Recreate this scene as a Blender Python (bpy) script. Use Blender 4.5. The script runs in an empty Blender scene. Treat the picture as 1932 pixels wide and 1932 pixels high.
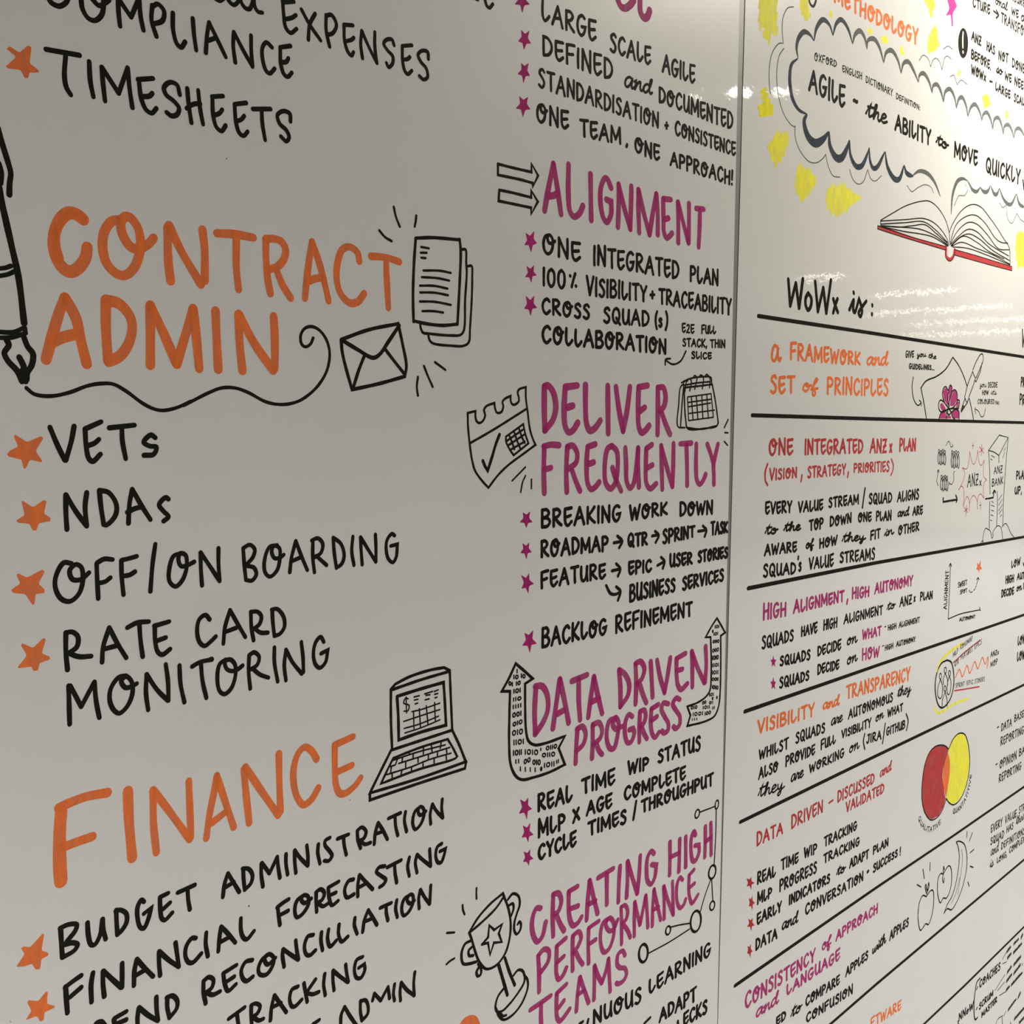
import bpy, bmesh, math, random
from mathutils import Vector, Matrix
from mathutils.geometry import tessellate_polygon
SC = bpy.context.scene
COL = SC.collection
rnd = random.Random(7)

# ---------------------------------------------------------------- camera
# the camera stands 0.8 m in front of the whiteboard wall (the plane y = 0) and looks along it to the right
FPX, CPX = 2084.0, 966.0
CAM = (0.0, -0.8, 1.55)
ROT = ((0.67697756, -0.04940259, 0.73434376),
       (-0.73591416, -0.06099402, 0.67432194),
       (0.01147733, -0.9969148, -0.07764765))
cam_data = bpy.data.cameras.new('camera')
cam_data.sensor_width = 36.0
cam_data.sensor_fit = 'HORIZONTAL'
cam_data.lens = 36.0 * FPX / 1932.0
cam_data.clip_start = 0.02
cam = bpy.data.objects.new('camera', cam_data)
COL.objects.link(cam)
M3 = Matrix(((ROT[0][0], -ROT[0][1], -ROT[0][2]),
             (ROT[1][0], -ROT[1][1], -ROT[1][2]),
             (ROT[2][0], -ROT[2][1], -ROT[2][2])))
cam.matrix_world = Matrix.Translation(CAM) @ M3.to_4x4()
SC.camera = cam

# ---------------------------------------------------------------- world and exposure
w = bpy.data.worlds.new('world')
SC.world = w
w.use_nodes = True
w.node_tree.nodes['Background'].inputs[0].default_value = (0.9, 0.95, 1.0, 1)
w.node_tree.nodes['Background'].inputs[1].default_value = 0.2
SC.view_settings.view_transform = 'Standard'
SC.view_settings.look = 'None'
SC.view_settings.gamma = 1.0
SC.view_settings.use_curve_mapping = False
SC.view_settings.exposure = 0.12
try:
    SC.cycles.use_denoising = True
    SC.cycles.max_bounces = 8
    SC.cycles.transparent_max_bounces = 24
except Exception:
    pass

# added unseen fill lights under the ceiling, spread narrowed to throw light downward
def add_fill_light(name, x0, x1, y0, y1, power, spread, col=(1.0, 0.985, 0.945)):
    l = bpy.data.lights.new(name, 'AREA'); l.shape = 'RECTANGLE'
    l.size = x1 - x0; l.size_y = y1 - y0; l.energy = power; l.color = col; l.spread = spread
    o = bpy.data.objects.new(name, l); COL.objects.link(o)
    o.location = ((x0 + x1) / 2, (y0 + y1) / 2, 2.79)
    return o
add_fill_light('fill_light', -4.0, -0.5, -4.5, -1.5, 450.0, 2.4)
add_fill_light('fill_light', 1.8, 4.5, -2.5, -0.8, 78.0, 1.75)
add_fill_light('fill_light', 5.0, 16.0, -5.0, -2.0, 880.0, 2.6)
# lamps of the room: x, y from, y to, width, strength
LAMPS = [(2.40, -0.60, -0.20, 0.30, 115.0), (3.56, -1.62, -1.56, 0.07, 20.0), (3.62, -1.46, -1.38, 0.10, 22.0), (3.72, -1.33, -1.27, 0.10, 20.0), (5.78, -1.40, -1.25, 0.10, 30.0), (8.4, -3.75, -3.3, 0.12, 12.0),
         (9.82, -3.75, -2.95, 0.12, 13.0), (11.33, -4.5, -3.05, 0.12, 15.0), (12.7, -4.6, -3.1, 0.12, 12.0), (14.22, -5.3, -3.7, 0.12, 20.0)]

# ---------------------------------------------------------------- materials
def nodes_of(m):
    m.use_nodes = True
    nt = m.node_tree
    return nt, nt.nodes, nt.links, nt.nodes['Principled BSDF']

def plain(name, col, rough=0.6, metal=0.0, spec=0.5, var=0.06, scale=14.0):
    m = bpy.data.materials.new(name)
    nt, N, L, b = nodes_of(m)
    no = N.new('ShaderNodeTexNoise'); no.inputs['Scale'].default_value = scale
    tc = N.new('ShaderNodeTexCoord'); L.new(tc.outputs['Object'], no.inputs['Vector'])
    mx = N.new('ShaderNodeMix'); mx.data_type = 'RGBA'
    mx.inputs[6].default_value = (*[max(0, c * (1 - var)) for c in col], 1)
    mx.inputs[7].default_value = (*[min(1, c * (1 + var)) for c in col], 1)
    L.new(no.outputs['Fac'], mx.inputs[0]); L.new(mx.outputs[2], b.inputs['Base Color'])
    b.inputs['Roughness'].default_value = rough
    b.inputs['Metallic'].default_value = metal
    b.inputs['Specular IOR Level'].default_value = spec
    return m

def board_material():
    m = bpy.data.materials.new('whiteboard_enamel')
    nt, N, L, b = nodes_of(m)
    tc = N.new('ShaderNodeTexCoord')
    # faint cloudy wiping marks
    n1 = N.new('ShaderNodeTexNoise'); n1.inputs['Scale'].default_value = 5.0; n1.inputs['Detail'].default_value = 4
    L.new(tc.outputs['Object'], n1.inputs['Vector'])
    mx = N.new('ShaderNodeMix'); mx.data_type = 'RGBA'
    mx.inputs[6].default_value = (0.576, 0.570, 0.556, 1)
    mx.inputs[7].default_value = (0.608, 0.604, 0.598, 1)
    L.new(n1.outputs['Fac'], mx.inputs[0]); L.new(mx.outputs[2], b.inputs['Base Color'])
    b.inputs['Roughness'].default_value = BOARD_ROUGH
    b.inputs['Specular IOR Level'].default_value = 0.5
    b.inputs['Coat Weight'].default_value = BOARD_COAT
    b.inputs['Coat Roughness'].default_value = 0.03
    b.inputs['Coat IOR'].default_value = 1.45
    # enamel is never quite flat: slight ripple in the glossy coat
    n2 = N.new('ShaderNodeTexNoise'); n2.inputs['Scale'].default_value = 45.0; n2.inputs['Detail'].default_value = 3
    L.new(tc.outputs['Object'], n2.inputs['Vector'])
    bp = N.new('ShaderNodeBump'); bp.inputs['Strength'].default_value = 0.45; bp.inputs['Distance'].default_value = 0.0003
    L.new(n2.outputs['Fac'], bp.inputs['Height']); L.new(bp.outputs['Normal'], b.inputs['Coat Normal'])
    return m

def ink_material(name, col, alpha=1.0, var=0.25, scale=(60, 60, 60), rough=0.6):
    """Marker ink: semi-opaque so that strokes darken where they cross, with streaks along the stroke."""
    m = bpy.data.materials.new(name)
    nt, N, L, b = nodes_of(m)
    tc = N.new('ShaderNodeTexCoord')
    mp = N.new('ShaderNodeMapping'); mp.inputs['Scale'].default_value = scale
    L.new(tc.outputs['Object'], mp.inputs['Vector'])
    no = N.new('ShaderNodeTexNoise'); no.inputs['Scale'].default_value = 1.0; no.inputs['Detail'].default_value = 3
    L.new(mp.outputs['Vector'], no.inputs['Vector'])
    mx = N.new('ShaderNodeMix'); mx.data_type = 'RGBA'
    mx.inputs[6].default_value = (*[c * (1 - var) for c in col], 1)
    mx.inputs[7].default_value = (*[min(1, c * (1 + var)) for c in col], 1)
    L.new(no.outputs['Fac'], mx.inputs[0]); L.new(mx.outputs[2], b.inputs['Base Color'])
    b.inputs['Roughness'].default_value = rough
    b.inputs['Specular IOR Level'].default_value = 0.02
    if alpha < 1:
        mr = N.new('ShaderNodeMapRange')
        mr.inputs['From Min'].default_value = 0.3; mr.inputs['From Max'].default_value = 0.7
        mr.inputs['To Min'].default_value = max(0.05, alpha - 0.13); mr.inputs['To Max'].default_value = min(1, alpha + 0.1)
        L.new(no.outputs['Fac'], mr.inputs['Value']); L.new(mr.outputs['Result'], b.inputs['Alpha'])
    return m

BOARD_ROUGH, BOARD_COAT = 0.30, 0.65
MAT = {
    'board': board_material(),
    'edge': plain('board_edge', (0.10, 0.10, 0.095), 0.45, 0.3),
    'seam': plain('aluminium_joint', (0.16, 0.16, 0.15), 0.5, 0.0),
    'K': ink_material('black_ink', (0.013, 0.012, 0.009), 1.0, 0.4),
    'k': ink_material('thin_black_ink', (0.022, 0.021, 0.017), 0.93, 0.3),
    'O': ink_material('orange_ink', (0.74, 0.165, 0.040), 0.84, 0.16, (150, 60, 34)),
    'M': ink_material('magenta_ink', (0.37, 0.024, 0.15), 0.80, 0.26, (150, 60, 34)),
    'R': ink_material('red_ink', (0.42, 0.040, 0.042), 0.84, 0.10),
    'Y': ink_material('yellow_ink', (0.84, 0.79, 0.035), 0.74, 0.06, (90, 90, 30)),
    'P': ink_material('pink_ink', (0.75, 0.03, 0.20), 0.9, 0.08),
    'G': ink_material('grey_ink', (0.030, 0.042, 0.054), 0.86, 0.4, (60, 60, 60)),
    'g': ink_material('pale_glare_grey_ink', (0.09, 0.10, 0.10), 0.82, 0.2),  # for the right scallops, board glare is put into this paler ink colour
    'B': ink_material('brown_ink', (0.10, 0.045, 0.035), 0.9, 0.2),
    'W': plain('bare_enamel', (0.60, 0.59, 0.555), 0.3),
}

# ---------------------------------------------------------------- from a photo pixel to the wall plane y = 0
def P(px, py):
    d = [ROT[r][0] * (px - CPX) + ROT[r][1] * (py - CPX) + ROT[r][2] * FPX for r in range(3)]
    s = -CAM[1] / d[1]
    return Vector((CAM[0] + s * d[0], CAM[2] + s * d[2]))

class Crop:
    def __init__(self, x0, y0, size):
        self.x0, self.y0, self.s = x0, y0, size / 1932.0
    def __call__(self, x, y):
        return P(self.x0 + x * self.s, self.y0 + y * self.s)

# ---------------------------------------------------------------- ink on the board
def parse(txt):
    out = []
    for st in txt.split('|'):
        st = st.strip()
        if not st:
            continue
        straight = st.startswith('-') and st[1] == ' '
        if straight:
            st = st[2:]
        pts = []
        for tok in st.split():
            corner = tok.endswith('!') or straight
            a, b = tok.rstrip('!').split(',')
            pts.append((float(a), float(b), corner))
        out.append(pts)
    return out

def smooth(pts, corners, n=7):
    """Catmull-Rom through pts, broken at the corners."""
    if len(pts) < 3:
        return list(pts)
    out = [pts[0]]
    N = len(pts)
    for i in range(N - 1):
        p1, p2 = pts[i], pts[i + 1]
        p0 = pts[i - 1] if i > 0 and not corners[i] else p1 * 2 - p2
        p3 = pts[i + 2] if i + 2 < N and not corners[i + 1] else p2 * 2 - p1
        if (corners[i] or i == 0) and (corners[i + 1] or i + 1 == N - 1):
            out.append(p2)
            continue
        # centripetal parameters keep loops from overshooting
        t0 = 0.0
        t1 = t0 + max(1e-6, (p1 - p0).length) ** 0.5
        t2 = t1 + max(1e-6, (p2 - p1).length) ** 0.5
        t3 = t2 + max(1e-6, (p3 - p2).length) ** 0.5
        for k in range(1, n + 1):
            t = t1 + (t2 - t1) * k / n
            a1 = p0 * ((t1 - t) / (t1 - t0)) + p1 * ((t - t0) / (t1 - t0))
            a2 = p1 * ((t2 - t) / (t2 - t1)) + p2 * ((t - t1) / (t2 - t1))
            a3 = p2 * ((t3 - t) / (t3 - t2)) + p3 * ((t - t2) / (t3 - t2))
            b1 = a1 * ((t2 - t) / (t2 - t0)) + a2 * ((t - t0) / (t2 - t0))
            b2 = a2 * ((t3 - t) / (t3 - t1)) + a3 * ((t - t1) / (t3 - t1))
            out.append(b1 * ((t2 - t) / (t2 - t1)) + b2 * ((t - t1) / (t2 - t1)))
    return out

class Ink:
    """Collects strokes and fills of one colour into one mesh lying on the board face."""
    def __init__(self, base=0.00005):
        self.bm = bmesh.new()
        self.base = self.lift = base
        self.count = 0
    def _v(self, p):
        return self.bm.verts.new((p.x, -self.lift, p.y))
    def _step(self):
        self.count += 1
        self.lift = self.base + 0.00001 * (self.count % 12)
    def stroke(self, pts, w, prof=None, taper=0.0):
        """pts: 2-D wall points; w: width in metres; prof 'c': thin ends and a full middle."""
        q = [pts[0]]
        for p in pts[1:]:
            if (p - q[-1]).length > w * 0.06:
                q.append(p)
        if len(q) == 1:
            q.append(q[0] + Vector((w * 0.15, 0)))
        n = len(q)
        tot = sum((q[i + 1] - q[i]).length for i in range(n - 1)) or 1.0
        L, R = [], []
        acc = 0.0
        ph = rnd.random() * 6.28
        for i in range(n):
            if i:
                acc += (q[i] - q[i - 1]).length
            t = acc / tot
            a = (q[i] - q[i - 1]).normalized() if i else (q[1] - q[0]).normalized()
            b = (q[i + 1] - q[i]).normalized() if i < n - 1 else a
            d = a + b
            d = d.normalized() if d.length > 0.2 else a
            nrm = Vector((-d.y, d.x))
            cosh = max(0.55, nrm.dot(Vector((-b.y, b.x))))
            hw = w * 0.5 / cosh
            if prof == 'c':
                hw *= 0.22 + 0.78 * math.sin(math.pi * min(max(t, 0), 1)) ** 0.8
            elif prof == 't':
                hw *= 1.0 - 0.55 * t
            else:
                hw *= 1.0 + 0.05 * math.sin(ph + acc / w * 0.9)
            # the broad side of the chisel tip was held sideways on the smaller writing
            off = Vector((nrm.x * hw * (1.0 + 0.28 * min(1.0, max(0.0, (q[i].x - 0.55) / 0.75))), nrm.y * hw))
            L.append(q[i] + off)
            R.append(q[i] - off)
        # a later stretch of the same stroke lies a hair above an earlier one where it crosses itself
        lv, rv = [], []
        base = self.lift
        for i in range(n):
            self.lift = base + 0.000004 * i / max(1, n - 1)
            lv.append(self._v(L[i])); rv.append(self._v(R[i]))
        for i in range(n - 1):
            try:
                self.bm.faces.new((lv[i], rv[i], rv[i + 1], lv[i + 1]))
            except ValueError:
                pass
        if prof is None or prof == 't':
            for end in (0, n - 1):
                self.lift = base + (0.000004 if end else 0.0)
                if prof == 't' and end:
                    continue
                c = q[end]
                u = L[end] - c
                t = (q[0] - q[1]) if end == 0 else (q[-1] - q[-2])
                e = t.normalized()
                ax = 1.0 + 0.28 * min(1.0, max(0.0, (c.x - 0.55) / 0.75))
                e = Vector((e.x * ax, e.y)) * (w * 0.5)
                arc = [lv[end]]
                for k in range(1, 5):
                    an = math.pi * k / 5
                    arc.append(self._v(c + u * math.cos(an) + e * math.sin(an)))
                arc.append(rv[end])
                try:
                    self.bm.faces.new(arc)
                except ValueError:
                    pass
        self.lift = base
        self._step()
    def trace(self, crop, txt, mm, prof=None, closed=False):
        for pts in parse(txt):
            v = [crop(a, b) for a, b, _ in pts]
            c = [k for _, _, k in pts]
            self.stroke(smooth(v, c), mm / 1000.0, prof)
    def fill(self, crop, txt, rounded=True):
        for pts in parse(txt):
            v = [crop(a, b) for a, b, _ in pts]
            c = [k for _, _, k in pts]
            if rounded:
                v2 = v + [v[0]]
                c2 = c + [c[0]]
                n = len(v)
                ring = []
                for i in range(n):
                    # soften every corner a little, as a pen does
                    p0, p1, p2 = v[i - 1], v[i], v[(i + 1) % n]
                    ring += [p1 + (p0 - p1) * 0.16, p1 + (p0 + p2 - p1 * 2) * 0.035, p1 + (p2 - p1) * 0.16]
                v = ring
            self.poly(v)
    def poly(self, v):
        tri = tessellate_polygon([[Vector((p.x, p.y, 0)) for p in v]])
        vs = [self._v(p) for p in v]
        for a, b, c in tri:
            try:
                self.bm.faces.new((vs[a], vs[b], vs[c]))
            except ValueError:
                pass
        self._step()
    def ring(self, crop, cx, cy, rx, ry, mm, tilt=0.0, n=28):
        pts = []
        for k in range(n + 1):
            a = 2 * math.pi * k / n - 1.7
            x, y = rx * math.cos(a), ry * math.sin(a)
            pts.append(crop(cx + x * math.cos(tilt) - y * math.sin(tilt), cy + x * math.sin(tilt) + y * math.cos(tilt)))
        self.stroke(pts, mm / 1000.0)
    def hatch(self, crop, txt, angle, gap, mm):
        """A patch scribbled in with side-by-side strokes: the outline txt filled along the given direction (degrees on the wall)."""
        v = [crop(a, b) for a, b, _ in parse(txt)[0]]
        ca, sa = math.cos(math.radians(angle)), math.sin(math.radians(angle))
        r = [Vector((p.x * ca + p.y * sa, -p.x * sa + p.y * ca)) for p in v]
        y = min(p.y for p in r) + gap * 0.0004
        top = max(p.y for p in r)
        while y < top:
            xs = []
            for i in range(len(r)):
                a, b = r[i - 1], r[i]
                if (a.y > y) != (b.y > y):
                    xs.append(a.x + (b.x - a.x) * (y - a.y) / (b.y - a.y))
            xs.sort()
            for x0, x1 in zip(xs[::2], xs[1::2]):
                e = min(0.006, (x1 - x0) * 0.2)
                p0 = Vector((x0 - rnd.uniform(-0.4, 1) * e, y + rnd.uniform(-.1, .1) * gap / 1000)); p1 = Vector((x1 + rnd.uniform(-0.4, 1) * e, y + rnd.uniform(-.1, .1) * gap / 1000))
                self.stroke([Vector((q.x * ca - q.y * sa, q.x * sa + q.y * ca)) for q in (p0, (p0 + p1) / 2, p1)], mm / 1000.0)
            y += gap / 1000.0 * rnd.uniform(0.85, 1.12)
    def disc(self, crop, cx, cy, rx, ry, n=24):
        self.poly([crop(cx + rx * math.cos(2 * math.pi * k / n), cy + ry * math.sin(2 * math.pi * k / n)) for k in range(n)])
    def word(self, crop, text, x0, y0, x1, y1, h0, h1=None, mm=3.8, lean=0.0, perp=False):
        """A hand-lettered word: baseline from (x0,y0) to (x1,y1), capital height h0 at its start and h1 at its end, all in crop pixels."""
        if h1 is None:
            h1 = h0
        A, B = crop(x0, y0), crop(x1, y1)
        H0 = (crop(x0, y0 - h0) - A).length
        H1 = (crop(x1, y1 - h1) - B).length
        up = Vector((0, 1))
        if perp:
            d = (B - A).normalized()
            up = Vector((-d.y, d.x))
            H0 = H1 = h0 / 1000.0
        # the measured box is the outside of the ink: bring the pen line in by half a stroke
        d = (B - A)
        dn = d.normalized()
        ax = 1.0 + 0.28 * min(1.0, max(0.0, (A.x - 0.55) / 0.75))
        ins = min(mm / 2000.0 * ax, d.length * 0.2)
        A = A + dn * ins; B = B - dn * ins
        iv = min(mm / 2000.0, H0 * 0.16)
        A = A + up * iv; B = B + up * iv
        H0 -= 2 * iv; H1 -= 2 * iv
        gap = GAP
        if text.islower() and len(text) > 1:
            gap = 0.1
            lean = 0.20
            mm *= 0.85
            H0 *= 0.95; H1 *= 0.95
        adv = []
        x = 0.0
        for ch in text:
            g = GLYPH.get(ch)
            if g is None:
                adv.append((x, None)); x += 3.5
                continue
            adv.append((x, g)); x += g[0] + gap
        total = max(0.1, x - gap)
        for gx, g in adv:
            if g is None:
                continue
            jy = rnd.uniform(-0.025, 0.025)
            js = rnd.uniform(0.96, 1.04)
            for pts, cor in g[1]:
                v = []
                for a, b in pts:
                    t = (gx + a) / total
                    H = H0 + (H1 - H0) * t
                    v.append(A + (B - A) * t + up * (H * (b / 10.0 * js + jy)) + (B - A).normalized() * (lean * H * b / 10.0))
                self.stroke(smooth(v, cor, 5), mm / 1000.0)
    def path_word(self, crop, text, path, hmm, mm):
        """Small lettering that follows a curve (crop pixels), capital height hmm in millimetres."""
        pts = parse(path)[0]
        v = smooth([crop(a, b) for a, b, _ in pts], [k for _, _, k in pts], 10)
        seg = [(v[i + 1] - v[i]).length for i in range(len(v) - 1)]
        tot = sum(seg)
        xs = []; x = 0.0
        for ch in text:
            g = GLYPH.get(ch)
            xs.append((x, g)); x += (g[0] if g else 3.0) + GAP
        total = x - GAP
        for gx, g in xs:
            if not g:
                continue
            d = (gx + g[0] / 2) / total * tot
            i = 0
            while i < len(seg) - 1 and d > seg[i]:
                d -= seg[i]; i += 1
            t = (v[i + 1] - v[i]).normalized()
            c = v[i] + t * d
            nrm = Vector((-t.y, t.x))
            sx = tot / total
            for ps, cor in g[1]:
                self.stroke(smooth([c + t * ((a - g[0] / 2) * sx) + nrm * (b / 10.0 * hmm / 1000.0) for a, b in ps], cor, 4), mm / 1000.0)
    def done(self, name, mat, parent, label=None, kind=None):
        me = bpy.data.meshes.new(name)
        bmesh.ops.recalc_face_normals(self.bm, faces=self.bm.faces)
        for f in self.bm.faces:
            if f.normal.y > 0:
                f.normal_flip()
        self.bm.to_mesh(me); self.bm.free()
        me.materials.append(MAT[mat])
        o = bpy.data.objects.new(name, me)
        COL.objects.link(o)
        if parent is not None:
            o.parent = parent
        if label:
            o['label'] = label
        if kind:
            o['kind'] = kind
        return o

# ---------------------------------------------------------------- the hand-lettered alphabet (capital height 10; '!' marks a corner)
GAP = 1.9
_G = {
 'A': (6.2, "0,0 1.6,5 3.1,10|3.1,10 4.7,5 6.2,0|1.1,3.4 3.2,4 5,4.3"),
 'B': (5.0, "0.3,10 0.3,5 0.4,0|0.2,9.8 3,10 4.3,8 3,6 0.5,5.2|0.5,5.3 3.6,5 5,2.8 3.6,0.4 0.4,0.1"),
 'C': (5.2, "4.8,8.6 3.4,10 1.3,8.6 0.3,5 1.2,1.4 2.9,0 5.2,2.2"),
 'D': (5.2, "0.3,10 0.4,5 0.6,0|0.2,9.9 2.6,9.7 4.7,7.3 5,4.4 3.4,1.2 0.6,0"),
 'E': (4.6, "0.3,9.7 2.4,9.9 4.4,10.2|0.3,9.7 0.3,5 0.8,1.4 2.2,0 4.6,2.2|0.5,5 2.4,5.3 3.9,5.8"),
 'F': (4.6, "0.3,9.6 0.3,5 0.5,0|0.2,9.5 2.2,10 4.6,10.3|0.4,5 2.2,5.1 3.9,5.6"),
 'G': (5.6, "4.7,9 3.2,10 1.2,8.6 0.3,5 1,1.5 2.7,0 4.5,1.6 5.3,4.8! 3,4.4"),
 'H': (5.2, "0.3,10 0.4,5 0.5,0|4.9,10 4.9,5 4.9,0|0.4,4.8 2.6,5.2 4.9,5.6"),
 'I': (1.0, "0.5,10 0.4,5 0.6,0"),
 'J': (4.2, "3.4,10 3.3,3.5 2.4,0.6 1.2,0.3 0.2,2|1.6,10 4.4,10.2"),
 'K': (5.2, "0.4,10 0.4,5 0.5,0|4.8,10 2.6,6.8 0.5,4.4|1,4.8 3,2.2 5.2,0.2"),
 'L': (4.4, "0.4,10 0.3,5 0.7,1.5 1.8,0 3.2,1.2 4.4,3"),
 'M': (7.0, "0.4,0 0.4,5 0.4,10|0.4,10 2,6 3.5,2.2|3.5,2.2 5,6 6.3,10|6.3,10 6.6,5 6.9,0"),
 'N': (5.4, "0.4,0 0.4,5 0.3,10|0.3,10 2.6,5 5,0|4.9,10.4 5,5 5,0"),
 'O': (6.2, "2.9,9.8 1.2,8.6 0.3,5 1,1.4 2.6,0 4.4,1.6 5.2,5 4.9,8.4 3.4,9.9 2.4,8.4 3,6 4.6,5.8 6.3,7.4"),
 'P': (4.8, "0.3,10 0.4,5 0.5,0|0.2,9.8 2.7,10 4.5,8 3.8,5.6 0.4,4.4"),
 'Q': (5.6, "2.8,10 1.1,8.6 0.3,5 1.1,1.3 2.7,0 4.5,1.6 5.2,5 4.5,8.6 2.8,10|2.9,3.4 4.2,1.4 5.8,-0.8"),
 'R': (5.2, "0.3,10 0.4,5 0.5,0|0.2,9.7 2.8,10 4.3,8.2 3.3,6 0.5,4.6|1.4,4.8 3.2,2.2 5.2,0.3"),
 'S': (4.4, "4,8.8 2.9,10 1,9 0.7,7.4 2.4,5.6 4,3.4 3.6,1 2.2,0 0.4,1"),
 'T': (5.2, "0,9.7 2.6,9.9 5.2,10.2|2.7,9.8 2.7,5 3,0"),
 'U': (5.2, "0.4,10 0.4,4.5 1.2,0.8 2.6,0.2 4.2,3 4.8,10!|4.8,10 4.8,4 5.3,0"),
 'V': (5.2, "0,10 1.3,5 2.5,0|2.5,0 3.9,5 5.2,10.2"),
 'W': (7.6, "0,10 0.8,5 1.7,0|1.7,0 2.7,4 3.7,8|3.7,8 4.6,4 5.4,0|5.4,0 6.5,5 7.6,10.2"),
 'X': (4.8, "0.2,10 2.4,5 4.8,0|4.6,10 2.4,5 0.2,0"),
 'Y': (5.0, "0,10 1.3,7.4 2.6,5.2|5,10.2 3.6,7 2.6,5 2.5,2.4 2.6,0"),
 'Z': (4.6, "0.2,9.7 4.2,10! 2.3,5 0.4,0.2! 4.6,0.5|0.9,4.6 3.9,5.4"),
 '0': (4.8, "2.4,10 0.8,8.4 0.3,5 0.9,1.6 2.4,0 4,1.6 4.5,5 4,8.4 2.4,10"),
 '1': (1.0, "0.5,10 0.5,5 0.6,0"),
 '2': (4.2, "0.4,8.6 1.8,10 3.5,9 3.2,6.4 0.3,0.3! 4.2,0.4"),
 '%': (5.0, "0.8,8.4 1,8|3.9,10 2.8,5 1.9,0|4.4,1 4.6,0.6"),
 '+': (4.0, "2,7 2,4.4 2,1.8|0.2,4.3 2,4.4 3.8,4.6"),
 '-': (2.6, "0,4.2 1.3,4.4 2.6,4.8"),
 '=': (3.6, "0,5.8 3.4,6.4|0.1,3.4 3.5,4"),
 ',': (1.0, "0.6,1.2 0.1,-1.6"),
 '.': (0.8, "0.3,0.3 0.5,0.1"),
 ':': (0.8, "0.4,6 0.4,5.6|0.4,0.8 0.4,0.4"),
 "'": (0.8, "0.5,10 0.3,8.2"),
 '!': (1.0, "0.6,10 0.5,3.6|0.5,0.4 0.5,0.1"),
 '(': (2.0, "1.8,11 0.4,8 0.3,3 1.8,-1"),
 ')': (2.0, "0.2,11 1.6,8 1.7,3 0.2,-1"),
 '/': (3.4, "3.2,11 1.6,5 0.2,-1"),
 '~': (4.0, "0,4.4 1,5.6 2.2,4.6 3.2,4 4,5.4"),
 # joined lower-case script
 'a': (4.6, "3.6,5.4 2.2,6.2 0.6,4.4 0.4,1.6 1.4,0.2 2.8,2 3.7,5.6! 3.6,2 4.1,0.2 5.2,1.4"),
 'b': (3.8, "0.4,2.6 1.6,6.5 1.8,10 0.9,9.6 0.7,4 1,0.4 2.6,0.4 3.2,2.8 2.2,4.6 1.4,3.6"),
 'c': (3.6, "3.2,4.8 2.2,5.8 0.8,4.4 0.6,1.6 1.8,0.1 3.8,1.8"),
 'd': (4.6, "3.4,5 2,6 0.6,4.2 0.4,1.5 1.4,0.1 2.8,2 3.8,7 4,10 3.4,9.5 3.4,2 4.2,0.2 5,1.4"),
 'e': (3.8, "0.5,2.6 2.2,3.6 3,5.2 2.1,6.2 0.8,4.6 0.6,1.6 1.8,0.1 3.9,1.8"),
 'f': (3.8, "0.4,1.6 2,6 3.2,9.4 2.5,10 1.7,7 1.6,-2.2 2.6,-2.8 3,-0.6 1.8,1.6 4,2.6"),
 'h': (4.6, "0,1.4 1.5,6 1.9,10 1.1,9.4 0.9,0!|0.9,0 2,4.6 3.2,5.2 3.3,1.4 4,0.1 5,1.6"),
 'i': (2.2, "0,1.4 1.2,5.8! 1.2,1.4 1.8,0.1 2.8,1.8|1.5,8.4 1.6,8"),
 'k': (4.4, "0,1.4 1.5,6 1.9,10 1.1,9.4 0.9,0|3.4,5.4 1.2,3 4.4,0.1"),
 'l': (2.4, "0,1.4 1.6,7 1.7,10 0.9,9 0.9,1.2 1.6,0.1 2.8,1.8"),
 'n': (4.6, "0,4.6 0.9,5.8! 0.8,0!|0.8,0 2,4.6 3,5.6 3.4,1.4 4,0.1 5.2,1.8"),
 'o': (4.2, "2,5.8 0.6,4.2 0.5,1.4 1.8,0.1 3.2,1.8 3.2,4.4 2,5.8 1.8,4.4 2.8,3.8 4.6,4.8"),
 'r': (3.4, "0,1.4 1,6.2! 1.6,5.2 2.8,5! 2.4,1.4 3,0.1 4,1.6"),
 's': (3.2, "0,1.2 1.7,6.2! 2.6,3 2.2,0.5 1,0.1 0.6,1 2.4,0.8 3.8,2"),
 't': (3.4, "0,1.4 2.2,10! 1.6,4 1.9,0.3 3.4,1.6|0.6,6.4 3.8,7.2"),
 'u': (4.4, "0.4,5.8 0.5,1.6 1.4,0.2 2.8,2 3.4,5.8! 3.3,1.6 3.9,0.1 5,1.6"),
 'v': (3.8, "0.2,5.8 1.4,0.2 2.8,3 3.2,5.8 4.2,4.8"),
 'w': (5.6, "0.2,5.8 0.8,1.2 1.8,0.4 2.8,5.2! 3.2,1 4.2,0.6 5,5.6 6,4.8"),
 'x': (4.2, "0.4,5.8 2,3 3.9,0|3.8,6 2,3 0.3,0"),
 'y': (4.4, "0.3,5.8 0.7,2.4 1.8,1.6 3,5.8! 2.8,-1.6 1.8,-3.8 0.9,-2.6 2.4,0 5,2.6"),
}
GLYPH = {}
for _k, (_w, _s) in _G.items():
    GLYPH[_k] = (_w, [([(a, b) for a, b, c in st], [c for a, b, c in st]) for st in parse(_s)])

def star_pts(cx, cy, rx, ry, rot=0.0, inner=0.45):
    """A hand-drawn five-pointed star standing on one point, as crop pixels."""
    out = []
    for k in range(10):
        r = 1.0 if k % 2 == 0 else inner
        r *= rnd.uniform(0.9, 1.08)
        a = math.pi / 2 + math.pi * k / 5 + rot
        out.append("%.1f,%.1f" % (cx + rx * r * math.cos(a), cy + ry * r * math.sin(a)))
    return " ".join(out)

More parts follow.
